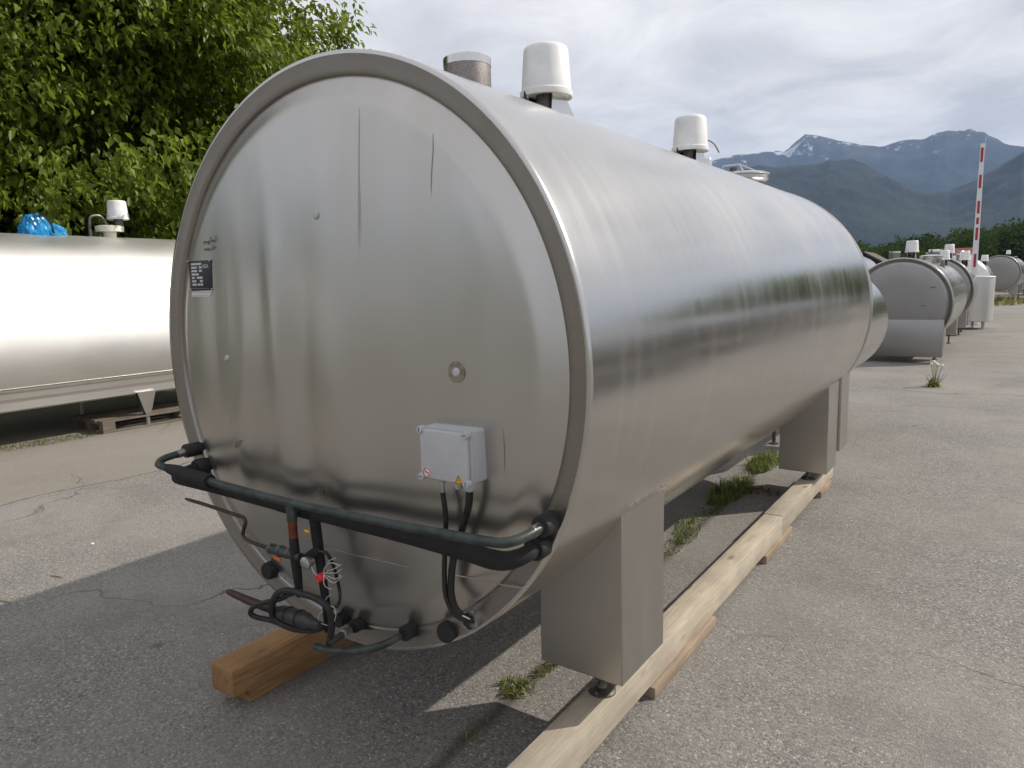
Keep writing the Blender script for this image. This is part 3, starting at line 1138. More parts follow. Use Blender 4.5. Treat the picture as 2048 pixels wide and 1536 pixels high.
def text_mesh(s, size, mat, parent, loc, name="lettering", depth=0.0006):
    cu = bpy.data.curves.new("lettering", "FONT")
    cu.body = s
    cu.size = size
    cu.extrude = depth
    cu.align_x = "CENTER"
    cu.align_y = "CENTER"
    tmp = bpy.data.objects.new("lettering", cu)
    COL.objects.link(tmp)
    dg = bpy.context.evaluated_depsgraph_get()
    me = bpy.data.meshes.new_from_object(tmp.evaluated_get(dg))
    bpy.data.objects.remove(tmp)
    o = link(name, me, mat, parent)
    o.rotation_euler = (R_(90), 0, 0)
    o.location = loc
    return o


text_mesh("GEA", 0.0195, "print", plate, (-0.722 + 0.144 * 0.765, yy0 - 0.0010, 1.742 - 0.108 * 0.205))
for (a, b_) in ((-0.722, 1.741), (-0.582, 1.739), (-0.718, 1.637), (-0.582, 1.637)):
    MB().lathe([(0.0045, 0.0), (0.0045, -0.003), (0.001, -0.005)], (a, yy0, b_), "Y", 12).build("rivet", "zinc", plate)
lab = MB().box((-0.716, yy0 + 0.001, 1.612), (-0.575, yy0 + 0.004, 1.630)).build("paper_label", "sign_white", tank)
bar(-0.712, -0.580, 1.6252, 1.6264, "marker", "print_line", lab, yy0 + 0.001)
bar(-0.710, -0.582, 1.6165, 1.6177, "marker", "print_line", lab, yy0 + 0.001)
# two lines of handwriting in marker, traced stroke by stroke
strokes = [[(435, 472), (436, 481)], [(423, 474), (423.5, 480), (426, 482)], [(427, 481), (431, 480), (433, 482), (430, 484), (427, 483)], [(421, 481), (422, 485)],
           [(418, 482), (419, 486), (420, 483)], [(417, 489), (419, 488), (419, 484)], [(413, 485), (415, 483), (414, 486)], [(408.5, 489), (408.8, 484), (411, 482), (411, 484)],
           [(426, 488), (426.5, 491)], [(432, 492), (431.5, 497), (433, 493)], [(428, 493), (429, 495), (428, 498), (430, 499)], [(420, 496), (422, 499), (422.5, 501), (420.5, 501)],
           [(416, 497), (417, 501), (418, 498)], [(411, 502), (411.5, 497), (413.5, 500), (414, 497)]]
mb = MB()
for s in strokes:
    mb.tube([FP(px, py, 0.003) for px, py in s], 0.0013, 5, 2)
mb.build("handwriting", "marker", tank)

# grey junction box with its cables
X0, X1, Z0, Z1, YF, YB = 0.462, 0.640, 1.096, 1.248, -0.105, -0.030
jb = MB().rbox((X0 + 0.003, YF + 0.018, Z0 + 0.002), (X1 - 0.001, YB + 0.012, Z1 - 0.002), 0.008, 3).build("junction_box", "grey_plastic", tank)
jb["label"] = "light grey plastic junction box with warning stickers"
MB().rbox((X0 + 0.006, YF, Z0 + 0.006), (X1 - 0.006, YF + 0.016, Z1 - 0.006), 0.005, 3).build("lid", "grey_plastic", jb)
MB().rbox((X0, YF + 0.0165, Z0), (X1, YF + 0.0215, Z1), 0.002).build("gasket_flange", "grey_plastic", jb)
MB().rbox((X0 + 0.01, YB + 0.011, Z0 + 0.01), (X1 + 0.003, YB + 0.02, Z1 + 0.001), 0.004).build("back_gasket", "rubber", jb)
for a, b_, hor in ((X0 + 0.009, Z1 - 0.009, 0), (X1 - 0.010, Z1 - 0.010, 1), (X0 + 0.009, Z0 + 0.010, 1), (X1 - 0.010, Z0 + 0.009, 0)):
    s = MB().lathe([(0.0105, 0.016), (0.0105, 0.0), (0.0095, -0.0035), (0.001, -0.004)], (a, YF - 0.001, b_), "Y", 22).build("screw", "grey_plastic", jb)
    w, h = (0.006, 0.001) if hor else (0.001, 0.006)
    MB().box((a - w, YF - 0.0056, b_ - h), (a + w, YF - 0.0047, b_ + h)).build("screw_slot", "black_print", jb)
sg = (X0 + 0.030, Z0 + 0.024)
so = MB().lathe([(0.0145, 0), (0.0145, -0.0008), (0.001, -0.0009)], (sg[0], YF, sg[1]), "Y", 32).build("prohibition_sticker", "sign_white", jb)
mb = MB()
mb.lathe([(0.0135, -0.001), (0.0135, -0.0016), (0.0115, -0.0016), (0.0115, -0.001)], (sg[0], YF, sg[1]), "Y", 36, False, False)
a45 = 0.0088
mb.add([(sg[0] - a45 - 0.0009, YF - 0.0016, sg[1] + a45 - 0.0009), (sg[0] - a45 + 0.0009, YF - 0.0016, sg[1] + a45 + 0.0009),
        (sg[0] + a45 + 0.0009, YF - 0.0016, sg[1] - a45 + 0.0009), (sg[0] + a45 - 0.0009, YF - 0.0016, sg[1] - a45 - 0.0009)], [(0, 1, 2, 3)])
mb.build("prohibition_ring", "sign_red", jb)
mb = MB()
for s in (-1, 1):
    mb.box((sg[0] + s * 0.0058 - 0.0018, YF - 0.0014, sg[1] - 0.0012), (sg[0] + s * 0.0058 + 0.0018, YF - 0.0010, sg[1] + 0.0014))
mb.build("prohibition_symbol", "black_print", jb)
tx, tz, ts = X1 - 0.036, Z0 + 0.006, 0.0142
tri = lambda s, dz=0: [(tx - s, tz + dz), (tx + s, tz + dz), (tx, tz + dz + s * 1.9)]
MB().prism(tri(ts), 1, YF - 0.0009, YF).build("voltage_sticker", "yellow", jb)
mb = MB()
outer, inner = tri(ts * 0.90, 0.0010), tri(ts * 0.68, 0.0029)
vv = [(q[0], YF - 0.0012, q[1]) for q in outer] + [(q[0], YF - 0.0012, q[1]) for q in inner]
mb.add(vv, [(i, (i + 1) % 3, (i + 1) % 3 + 3, i + 3) for i in range(3)])
bl = [(0.0008, 0.0155), (-0.0022, 0.0090), (0.0000, 0.0090), (-0.0012, 0.0045), (0.0024, 0.0108), (0.0003, 0.0108), (0.0022, 0.0155)]
mb.add([(tx + q[0], YF - 0.0012, tz + q[1]) for q in bl], [tuple(range(7))])
mb.build("voltage_symbol", "black_print", jb)
glands = [(0.512, -0.066, 0.010), (0.570, -0.066, 0.015), (0.612, -0.070, 0.017)]
for (gx, gy, gr) in glands:
    MB().lathe([(gr, 0.0), (gr, -0.012), (gr * 0.8, -0.020), (gr * 0.55, -0.024)], (gx, gy, Z0 + 0.002), "Z", 16).build("cable_gland", "grey_plastic", jb)
MB().tube([(0.512, -0.066, Z0 - 0.018), (0.513, -0.067, Z0 - 0.045)], 0.0062, 10, 1).build("cable_sleeve", "zinc", jb)
port = P(937, 1243, -0.012)
MB().tube([(0.513, -0.067, Z0 - 0.040), (0.520, -0.066, 0.98), (0.513, -0.066, 0.90), (0.503, -0.062, 0.81), (0.503, -0.058, 0.74), (0.523, -0.045, 0.685), (port.x + 0.004, -0.012, port.z + 0.004), (port.x + 0.03, 0.04, port.z - 0.01)], 0.0075, 10, 6).build("cable", "cable", tank)
MB().tube([(0.612, -0.070, Z0 - 0.018), (0.606, -0.070, 1.03), (0.580, -0.068, 0.96), (0.548, -0.064, 0.89), (0.526, -0.058, 0.81), (0.519, -0.052, 0.74), (0.533, -0.04, 0.69), (port.x + 0.010, -0.010, port.z + 0.008), (port.x + 0.03, 0.05, port.z)], 0.0105, 10, 6).build("cable", "cable", tank)
MB().lathe([(0.030, 0.03), (0.030, -0.012), (0.025, -0.012), (0.0245, 0.03)], (port.x, 0.0, port.z), "Y", 24, False, False).build("cable_port", "zinc", tank)
MB().lathe([(0.0245, 0.008), (0.001, 0.012)], (port.x, 0.0, port.z), "Y", 24, False, False).build("port_hole", "black_print", tank)
MB().tube([(port.x - 0.012, -0.03, port.z + 0.022), (port.x + 0.004, -0.04, port.z + 0.030), (port.x + 0.014, -0.026, port.z + 0.018), (port.x + 0.002, -0.012, port.z + 0.008)], 0.002, 6, 4).build("cable_tie", "white", tank)

# black blanking caps
for px, py in ((533, 1143), (889, 1267)):
    c = P(px, py, -0.012)
    MB().lathe([(0.032, 0.02), (0.032, -0.006), (0.028, -0.012), (0.001, -0.013)], (c.x, -0.004, c.z), "Y", 28).build("blanking_cap", "rubber", tank)

# ---- pipework across the front
YU, YL = -0.165, -0.115


def grommet(parent, x, z, r, y1=-0.045):
    MB().lathe([(r, 0.02), (r * 1.02, y1), (r * 0.92, y1 - 0.006), (r * 0.6, y1 - 0.006)], (x, 0, z), "Y", 24).build("grommet", "rubber", parent)


up = MB().tube([(-0.822, -0.02, 1.012), (-0.822, -0.08, 1.008), (-0.822, -0.135, 1.002), (-0.812, YU + 0.004, 0.992), (-0.785, YU, 0.984), (-0.60, YU, 0.975), (-0.30, YU, 0.966),
                (0.0, YU, 0.964), (0.35, YU, 0.972), (0.62, YU, 0.982), (0.745, YU, 0.988), (0.790, YU + 0.010, 0.991), (0.815, -0.118, 0.996), (0.826, -0.07, 1.003), (0.826, -0.02, 1.006)],
               0.0138, 14, 8).build("coolant_pipe", "green_pipe", tank)
up["label"] = "upper green-black coolant pipe bent round the front of the tank"
grommet(up, -0.822, 1.013, 0.027); grommet(up, 0.826, 1.006, 0.029)
for s, zz_ in ((-1, 1.010), (1, 1.004)):
    MB().tube([(s * 0.8235, -0.045, zz_), (s * 0.8225, -0.083, zz_ - 0.003)], 0.0155, 14, 1).build("collar", "zinc", up)
lo = MB().tube([(-0.785, -0.02, 0.945), (-0.785, -0.075, 0.940), (-0.770, YL + 0.006, 0.935), (-0.735, YL - 0.004, 0.932), (-0.5, YL, 0.930), (-0.2, YL, 0.924), (0.1, YL, 0.925), (0.4, YL, 0.924),
                (0.62, YL, 0.922), (0.72, YL - 0.004, 0.920), (0.765, YL + 0.010, 0.922), (0.793, -0.07, 0.932), (0.797, -0.02, 0.936)],
               [0.023, 0.023, 0.025, 0.025, 0.024, 0.022, 0.0235, 0.0225, 0.026, 0.0265, 0.0245, 0.022, 0.023], 14, 8).build("insulated_pipe", "foam", tank)
lo["label"] = "lower pipe in thick black foam insulation"
grommet(lo, -0.785, 0.946, 0.033, -0.03); grommet(lo, 0.797, 0.936, 0.033, -0.035)
MB().tube([(-0.76, YU + 0.002, 0.982), (-0.68, YU, 0.978), (-0.56, YU, 0.9735), (-0.475, YU, 0.971)], [0.0138, 0.0235, 0.0245, 0.0235], 14, 4).build("insulation_sleeve", "foam", up)
MB().tube([(-0.16, YL, 0.925), (-0.06, YL, 0.924), (0.005, YL, 0.924)], [0.0245, 0.0255, 0.0245], 14, 3).build("insulation_sleeve", "foam", lo)

xa = -0.035
riser = MB().tube([(xa, YU, 0.965), (xa, YU, 0.905)], 0.0165, 12, 1).build("riser_pipe", "green_pipe", tank)
MB().tube([(xa, YU, 0.912), (xa + 0.001, YU, 0.845)], 0.0145, 12, 1).build("copper_section", "copper", riser)
MB().tube([(xa + 0.001, YU, 0.850), (xa + 0.004, YU, 0.775), (xa + 0.008, YU, 0.720), (xa + 0.012, YU, 0.655)], [0.0145, 0.0165, 0.0145, 0.0105], 12, 4).build("lower_section", "foam", riser)
MB().tube([P(612, 1118, YU), P(625, 1108, -0.14), P(640, 1098, -0.12)], [0.016, 0.015, 0.014], 10, 4).build("cross_branch", "foam", riser)
gz = P(609, 1128, YU - 0.022)
sg_ = MB().lathe([(0.012, 0.03), (0.021, 0.006), (0.0215, 0.0), (0.018, -0.002), (0.008, -0.0045), (0.001, -0.005)], tuple(gz), "Y", 28).build("sight_glass", "zinc", riser)
sg_.rotation_euler = (0, 0, 0)
valve_pts = [P(540, 1096, YU), P(556, 1101, YU), P(572, 1106, YU), P(588, 1111, YU), P(602, 1115, YU)]
vb = MB().tube(valve_pts, [0.014, 0.018, 0.017, 0.013, 0.014], 12, 2).build("valve_body", "green_pipe", tank)
for t, r in ((0.05, 0.018), (0.35, 0.0205), (0.62, 0.017), (0.82, 0.0165)):
    p = valve_pts[0].lerp(valve_pts[-1], t)
    d = (valve_pts[-1] - valve_pts[0]).normalized()
    MB().tube([p - d * 0.006, p + d * 0.006], r, 6, 1).build("hex_nut", "dark_steel", vb)
MB().tube([P(370, 997, YU), P(376, 999, YU), P(400, 1006, YU), P(440, 1019, YU), P(475, 1031, YU), P(486, 1035, YU), P(491, 1045, YU), P(487, 1060, YU), P(487, 1072, YU), P(500, 1083, YU), P(522, 1091, YU), P(545, 1098, YU)],
          [0.002, 0.0055] + [0.0065] * 10, 10, 5).build("capillary_tube", "brown_pipe", tank)
MB().rbox(tuple(P(547, 1112, YU) + Vector((0, 0, -0.012))), tuple(P(559, 1112, YU) + Vector((0, 0.004, 0.008))), 0.001).build("orange_tag", "orange", tank)
MB().rbox(tuple(P(608, 1062, YU) + Vector((0, 0, -0.003))), tuple(P(617, 1064, YU) + Vector((0, 0.004, 0.004))), 0.001).build("yellow_tag", "yellow", tank)

drop = MB().tube([P(628, 1028, YL), P(634, 1075, YL), P(640, 1120, YL), P(647, 1170, YL), P(653, 1215, YL), P(658, 1262, YL)], [0.0175, 0.0175, 0.016, 0.0135, 0.0135, 0.014], 12, 5).build("drop_pipe", "foam", tank)
drop["label"] = "black vertical pipe dropping from the insulated pipe"
mb = MB().tube([P(640, 1102, YL - 0.02), P(655, 1108, YL - 0.02), P(668, 1135, YL), P(676, 1165, YL + 0.03), P(680, 1190, YL + 0.03), P(676, 1210, YL), P(660, 1218, YL - 0.015)], 0.0055, 8, 6)
mb.build("thin_hose", "cable", tank)
rc = P(641, 1155, YU - 0.02)
red = MB().lathe([(0.0125, 0.012), (0.0135, 0.0), (0.0125, -0.008), (0.010, -0.011), (0.001, -0.011)], tuple(rc), "Y", 10).build("red_cap", "red", tank)
mb = MB()
mb.tube([P(623, 1133, YU - 0.02), P(628, 1145, YU - 0.02), P(636, 1151, YU - 0.02)], 0.0011, 5, 4)
for k, (a, b_, c_) in enumerate((((648, 1138), (660, 1126), (678, 1130)), ((655, 1142), (668, 1138), (682, 1128)), ((655, 1146), (672, 1146), (683, 1138)), ((652, 1134), (658, 1122), (672, 1116)),
                                 ((655, 1152), (672, 1158), (682, 1148)), ((653, 1156), (668, 1166), (684, 1152)), ((648, 1168), (655, 1176), (664, 1178)))):
    mb.tube([P(647, 1151, YU - 0.022), P(*a, YU - 0.03), P(*b_, YU - 0.034), P(*c_, YU - 0.03)], 0.0010, 5, 5)
for pts in ([(649, 1203), (655, 1194), (664, 1188)], [(645, 1222), (637, 1232), (640, 1245), (655, 1251)], [(657, 1212), (668, 1215), (672, 1228), (669, 1242)]):
    mb.tube([P(*q, YU - 0.02) for q in pts], 0.0010, 5, 5)
mb.build("wire_tuft", "wire", tank)

YB2 = -0.19
big = MB().tube([P(452, 1182, YB2), P(462, 1185, YB2), P(500, 1202, YB2), P(540, 1217, YB2), P(570, 1227, YB2)], [0.004, 0.0115, 0.014, 0.0145, 0.0145], 12, 4).build("suction_tube", "brown_pipe", tank)
MB().tube([P(562, 1224, YB2), P(575, 1229, YB2), P(590, 1234, YB2), P(612, 1241, YB2), P(622, 1245, YB2), P(640, 1251, YB2)], [0.022, 0.0255, 0.0265, 0.026, 0.018, 0.012], 16, 3).build("shut_off_valve", "valve", big)
for q in ((578, 1230), (600, 1237)):
    c = P(*q, YB2)
    d = (P(612, 1241, YB2) - P(575, 1229, YB2)).normalized()
    MB().tube([c - d * 0.003, c + d * 0.003], 0.0285, 16, 1).build("valve_ring", "rubber", big)
MB().tube([P(660, 1275, -0.17), P(664, 1245, -0.18), P(655, 1215, -0.19), P(635, 1198, -0.19), P(605, 1188, -0.20), P(578, 1181, -0.21), P(556, 1186, -0.22), P(546, 1204, -0.22), P(544, 1228, -0.21), P(556, 1244, -0.2), P(590, 1258, -0.19), P(625, 1260, -0.18), P(650, 1253, -0.17)],
          0.0105, 10, 6).build("rubber_hose", "rubber", tank)
MB().tube([P(604, 1182, -0.17), P(580, 1188, -0.2), P(560, 1198, -0.21), P(530, 1205, -0.22), P(507, 1214, -0.23), P(501, 1226, -0.23), P(512, 1234, -0.22), P(540, 1240, -0.21), P(556, 1246, -0.2)],
          0.0085, 10, 6).build("rubber_hose", "rubber", tank)
run = MB().tube([P(632, 1293, -0.15), P(660, 1300, -0.15), P(700, 1302, -0.14), P(735, 1298, -0.12), P(770, 1288, -0.09), P(795, 1274, -0.05), P(812, 1266, -0.01)], [0.014, 0.013, 0.013, 0.012, 0.012, 0.011, 0.011], 12, 5).build("drain_pipe", "green_pipe", tank)
c = P(815, 1264, -0.012)
grommet(run, c.x, c.z, 0.024, -0.025)
MB().tube([P(786, 1279, -0.06), P(800, 1271, -0.035)], 0.0125, 12, 1).build("collar", "zinc", run)
run2 = MB().tube([P(655, 1288, -0.14), P(676, 1275, -0.10), P(695, 1262, -0.05), P(712, 1252, -0.005)], 0.0115, 12, 4).build("drain_pipe", "green_pipe", tank)
c = P(712, 1251, -0.012)
grommet(run2, c.x, c.z, 0.022, -0.02)
MB().tube([P(686, 1267, -0.08), P(700, 1259, -0.035)], 0.0125, 12, 1).build("collar", "zinc", run2)
c = P(678, 1240, -0.012)
MB().lathe([(0.024, 0.02), (0.024, -0.02), (0.001, -0.022)], (c.x, 0, c.z), "Y", 24).build("blanking_cap", "rubber", tank)
# piece of straw caught on the sheet
MB().tube([FP(481, 893, 0.004), FP(486, 886, 0.008), FP(488, 880, 0.006), FP(493, 880, 0.01)], 0.002, 5, 3).build("straw", "stem", tank)


# ---- legs
def leg(x0, x1, y0, y1, z0, parent, R, zc, cx=0.0, mat="leg", foot_at=None, ztop=0.17, name="leg"):
    """box leg cut to the tank's curve"""
    xs = np.linspace(x0, x1, 13)
    top = [(float(x), zc - math.sqrt(max(R * R - (x - cx) ** 2, 0)) + 0.006) for x in xs]
    poly = [(x0, z0), (x1, z0)] + [(x, z) for x, z in reversed(top)]
    n = len(poly)
    mb = MB()
    mb.add([(q[0], y0, q[1]) for q in poly] + [(q[0], y1, q[1]) for q in poly],
           [(i, (i + 1) % n, (i + 1) % n + n, i + n) for i in range(n)] + [tuple(range(n)), tuple(range(2 * n - 1, n - 1, -1))])
    lg = mb.build(name, mat, parent, 20)
    bv = lg.modifiers.new("fold", "BEVEL")
    bv.width, bv.segments, bv.limit_method, bv.angle_limit = 0.004, 2, "ANGLE", R_(60)
    if foot_at:
        fx, fy = foot_at
        MB().lathe([(0.050, ztop), (0.050, ztop + 0.006), (0.040, ztop + 0.012), (0.020, ztop + 0.020), (0.015, ztop + 0.028), (0.015, ztop + 0.050), (0.027, ztop + 0.052), (0.027, ztop + 0.075), (0.016, ztop + 0.078), (0.016, z0 + 0.02)],
                   (fx, fy, 0), "Z", 28).build("foot", "dark_steel", lg)
        for k in range(3):
            a = k * 2.094 + 0.5
            MB().lathe([(0.0055, ztop + 0.006), (0.0055, ztop + 0.014), (0.001, ztop + 0.016)], (fx + 0.041 * math.cos(a), fy + 0.041 * math.sin(a), 0), "Z", 8).build("foot_bolt", "zinc", lg)
    return lg


LZ = 0.287
lg = leg(0.483, 0.805, 0.470, 0.815, LZ, tank, R0, ZC, foot_at=(0.668, 0.585))
lg2 = leg(0.465, 0.795, 3.768, 4.105, LZ - 0.06, tank, R0, ZC, foot_at=(0.665, 3.81))
leg(-0.805, -0.483, 0.470, 0.815, LZ, tank, R0, ZC, foot_at=(-0.66, 0.60))
leg(-0.805, -0.483, 3.768, 4.105, LZ - 0.06, tank, R0, ZC, foot_at=(-0.66, 3.81))
leg(0.60, 0.812, 4.125, 4.42, 0.325, tank, R0, ZC, name="skirt_panel")
for x_, y0_, y1_ in ((0.808, 0.485, 0.80), (0.80, 3.79, 4.08)):
    for k in range(6):
        a = y0_ + (y1_ - y0_) * k / 6
        zz_ = ZC - math.sqrt(R0 ** 2 - x_ ** 2) + 0.018
        MB().tube([(x_ + 0.016, a, zz_ + 0.004), (x_ + 0.016, a + (y1_ - y0_) / 8.5, zz_ + 0.004)], 0.0028, 5, 1).build("weld_bead", "bright", tank)

# ---- fittings on top
TOP = ZC + R0


def top_z(x):
    return ZC + math.sqrt(R0 * R0 - x * x)


def vent(parent, x, y, z, r, h, seg=36):
    v_ = MB().lathe([(r * 0.98, z - 0.03), (r * 0.98, z + 0.02 * h / 0.18), (r, z + 0.03 * h / 0.18), (r, z + h * 0.82)], (x, y, 0), "Z", seg).build("vent_strainer", "mesh_steel", parent)
    MB().lathe([(r * 1.015, z + h * 0.80), (r * 1.015, z + h * 0.97), (r * 0.97, z + h), (0.001, z + h * 1.005)], (x, y, 0), "Z", seg).build("vent_lid", "bright", v_)
    return v_


def motor_cover(parent, x, y, z, s=1.0, detail=True, tilt=0.0):
    """tapered white plastic hood over the agitator motor, on a bent steel bracket; z = tank top"""
    b = z + 0.135 * s
    mc = MB().lathe([(0.112 * s, b + 0.012 * s), (0.126 * s, b), (0.128 * s, b + 0.008 * s), (0.128 * s, b + 0.026 * s), (0.121 * s, b + 0.032 * s), (0.108 * s, b + 0.212 * s), (0.104 * s, b + 0.226 * s), (0.095 * s, b + 0.233 * s), (0.001, b + 0.236 * s)],
                    (x, y, 0), "Z", 48 if detail else 36, True, True).build("motor_cover", "white", parent, 40)
    if detail:
        brk = MB()
        y1, y2 = 0.06 * s, 0.25 * s
        for sx_ in (-1, 1):
            xx = x + sx_ * 0.068 * s
            brk.prism([(y - 0.07 * s, z - 0.03), (y + y2, z - 0.03), (y + y1, b + 0.010), (y - 0.055 * s, b + 0.010)], 0, xx - 0.0015, xx + 0.0015)
        brk.prism([(y + y2, z - 0.03), (y + y2 + 0.004, z - 0.03), (y + y1 + 0.004, b + 0.012), (y + y1, b + 0.012)], 0, x - 0.068 * s, x + 0.068 * s)
        brk.build("bracket", "bright", mc)
        MB().lathe([(0.058 * s, z - 0.02), (0.058 * s, z + 0.05), (0.048 * s, z + 0.055), (0.048 * s, b + 0.05)], (x, y - 0.005, 0), "Z", 24).build("motor", "dark_steel", mc)
        MB().tube([(x - 0.045, y - 0.105, b + 0.02), (x - 0.035, y - 0.115, b - 0.02), (x + 0.01, y - 0.09, b - 0.075), (x + 0.05, y - 0.05, z + 0.02), (x + 0.06, y - 0.02, z - 0.02)], 0.0065, 8, 5).build("motor_cable", "cable", mc)
        MB().lathe([(0.118 * s, b - 0.001), (0.118 * s, b + 0.004)], (x, y, 0), "Z", 40, False, False).build("hood_gasket", "cream", mc)
    return mc


vent(tank, 0.0, 0.765, top_z(0), 0.092, 0.165)
motor_cover(tank, 0.0, 1.345, top_z(0), 0.94)
motor_cover(tank, 0.0, 3.130, top_z(0), 0.94)


def manhole(parent, x, y, z, r=0.205, detail=True):
    mh = MB().lathe([(r * 0.86, z - 0.06), (r * 0.86, z + 0.05), (r * 0.90, z + 0.062), (r * 0.99, z + 0.075), (r * 1.0, z + 0.10), (r * 0.94, z + 0.112)], (x, y, 0), "Z", 48, False, True).build("manhole", "bright", parent, 40)
    MB().lathe([(r * 1.0, z + 0.106), (r * 1.03, z + 0.110), (r * 1.03, z + 0.118), (r * 0.9, z + 0.128), (r * 0.4, z + 0.142), (0.001, z + 0.145)], (x, y, 0), "Z", 48, True, True).build("manhole_lid", "bright", mh, 40)
    if detail:
        MB().tube([(x - 0.11, y - 0.10, z + 0.13), (x - 0.10, y - 0.10, z + 0.185), (x + 0.02, y - 0.10, z + 0.185), (x + 0.05, y - 0.10, z + 0.13)], 0.006, 8, 1).build("lid_handle", "bright", mh)
        MB().tube([(x + 0.02, y - 0.10, z + 0.185), (x + 0.14, y - 0.02, z + 0.125)], 0.005, 6, 1).build("lid_stay", "bright", mh)
        MB().lathe([(0.03, z + 0.13), (0.03, z + 0.17), (0.001, z + 0.175)], (x - 0.03, y - 0.07, 0), "Z", 16).build("lid_knob", "dark_steel", mh)
    return mh


manhole(tank, 0.06, 4.02, top_z(0.06) - 0.05)
MB().lathe([(0.035, TOP - 0.02), (0.035, TOP + 0.14), (0.03, TOP + 0.15)], (-0.06, 3.62, 0), "Z", 20).build("inlet_stub", "bright", tank)
MB().tube([(0.0, 3.22, TOP + 0.20), (0.02, 3.36, TOP + 0.235), (0.02, 3.52, TOP + 0.235), (0.02, 3.64, TOP + 0.19)], 0.005, 6, 6).build("hood_wire", "dark_steel", tank)
MB().lathe([(0.02, TOP - 0.01), (0.02, TOP + 0.028), (0.012, TOP + 0.034), (0.001, TOP + 0.035)], (-0.19, 0.10, 0), "Z", 14).build("top_plug", "white", tank)

# ------------------------------------------------------------------ timbers under the big tank
def timber(name, label, x0, x1, y0, y1, z0, z1, mat, cat="timber", r=0.005, group=None, rz=0.0):
    cx, cy_ = (x0 + x1) / 2, (y0 + y1) / 2
    o = MB().rbox((x0 - cx, y0 - cy_, 0), (x1 - cx, y1 - cy_, z1 - z0), r, 2).build(name, mat, None, 40, (cx, cy_, z0))
    o.rotation_euler = (0, 0, rz)
    return tag(o, label, cat, group)


timber("timber_beam", "long pale square timber under the near leg, running out of the bottom edge", 0.612, 0.724, -1.30, 2.862, 0.048, 0.17, "timber", "beam", 0.007)
timber("timber_beam", "shorter pale timber under the tank's rear right leg", 0.607, 0.720, 2.872, 4.43, 0.048, 0.17, "timber", "beam", 0.007)
timber("timber_beam", "brown timber with its cut end showing under the front left of the tank", -0.735, -0.590, -0.075, 4.4, 0.058, 0.17, "timber_dark", "beam", 0.006)
timber("timber_block", "flat offcut under the pale beam right beside the near leg", 0.600, 0.743, 0.885, 1.60, 0.0, 0.048, "timber_worn", "wood block", 0.004)
timber("timber_block", "flat offcut under the pale beam midway along the tank", 0.600, 0.738, 2.47, 3.06, 0.0, 0.048, "timber_worn", "wood block", 0.004)
timber("timber_block", "small offcut under the beam at the rear leg", 0.600, 0.736, 3.93, 4.30, 0.0, 0.048, "timber_worn", "wood block", 0.004)
timber("timber_block", "dark offcut under the brown beam end at front left", -0.690, -0.600, 0.0, 0.62, 0.0, 0.058, "timber_dark", "wood block", 0.004)


# ------------------------------------------------------------------ big oblong tank on the left
def oblong_profile(n=10):
    side = [(0.78, 0.40), (0.80, 0.40), (0.835, 0.42), (0.855, 0.54), (0.885, 0.545), (0.90, 0.60), (0.905, 0.612)]
    right = [(0.945, 0.70), (0.985, 0.82), (1.003, 0.95), (1.0, 1.10), (0.968, 1.30), (0.91, 1.50), (0.83, 1.70), (0.735, 1.87), (0.63, 2.02), (0.55, 2.115), (0.42, 2.205), (0.26, 2.285), (0.11, 2.328)]
    return side, right


def oblong_tank(label, loc, rz, L0, L1, group=None, leg_ys=(-2.3, 0.5, 2.75)):
    t = thing("oblong_milk_tank", label, "milk tank", loc, rz, group)
    side, right = oblong_profile()
    half = right
    full = half + [(0, 2.337)] + [(-a, b) for a, b in reversed(half)]
    ring = full + [(-0.905, 0.612), (0.905, 0.612)]
    n = len(ring)
    ys = np.linspace(L0, L1, 24)
    mb = MB()
    vv = []
    for y in ys:
        vv += [(q[0], float(y), q[1]) for q in ring]
    ff = [(j * n + i, j * n + (i + 1) % n, (j + 1) * n + (i + 1) % n, (j + 1) * n + i) for j in range(len(ys) - 1) for i in range(n)]
    ff += [tuple(range(n)), tuple(range((len(ys) - 1) * n, len(ys) * n))]
    mb.add(vv, ff)
    mb.build("shell", "side", t, 40)
    low = side + [(-a, b) for a, b in reversed(side)]
    MB().prism(low, 1, L0 + 0.02, L1 - 0.02).build("skirt", "side", t, 25)
    MB().prism([(0.905, 0.612), (0.915, 0.618), (0.915, 0.645), (0.935, 0.66), (0.90, 0.66)], 1, L0, L1).build("seam_lip", "leg", t, 25)
    k = 0
    for y in leg_ys:
        lg = MB().prism([(y - 0.115, 0.43), (y + 0.115, 0.43), (y + 0.032, 0.155), (y - 0.032, 0.155)], 0, 0.80, 0.87).build("leg", "leg", t)
        MB().lathe([(0.026, 0.0), (0.026, 0.16)], (0.838, y, 0), "Z", 16).build("foot", "zinc", lg)
        lg = MB().prism([(y - 0.115, 0.43), (y + 0.115, 0.43), (y + 0.032, 0.155), (y - 0.032, 0.155)], 0, -0.87, -0.80).build("leg", "leg", t)
        MB().lathe([(0.026, 0.0), (0.026, 0.16)], (-0.838, y, 0), "Z", 16).build("foot", "zinc", lg)
    return t


# axis of the left row runs almost parallel to the big tank
LA = R_(0.5)
LT = Vector((-7.66, 2.42, 0))
left = oblong_tank("bright oblong stainless tank on the left with a blue bag on top", LT, LA, -3.4, 3.2)


def on_left(y, x=0.0, z=0.0):
    c, s = math.cos(LA), math.sin(LA)
    return Vector((LT.x + x * c - y * s, LT.y + x * s + y * c, z))


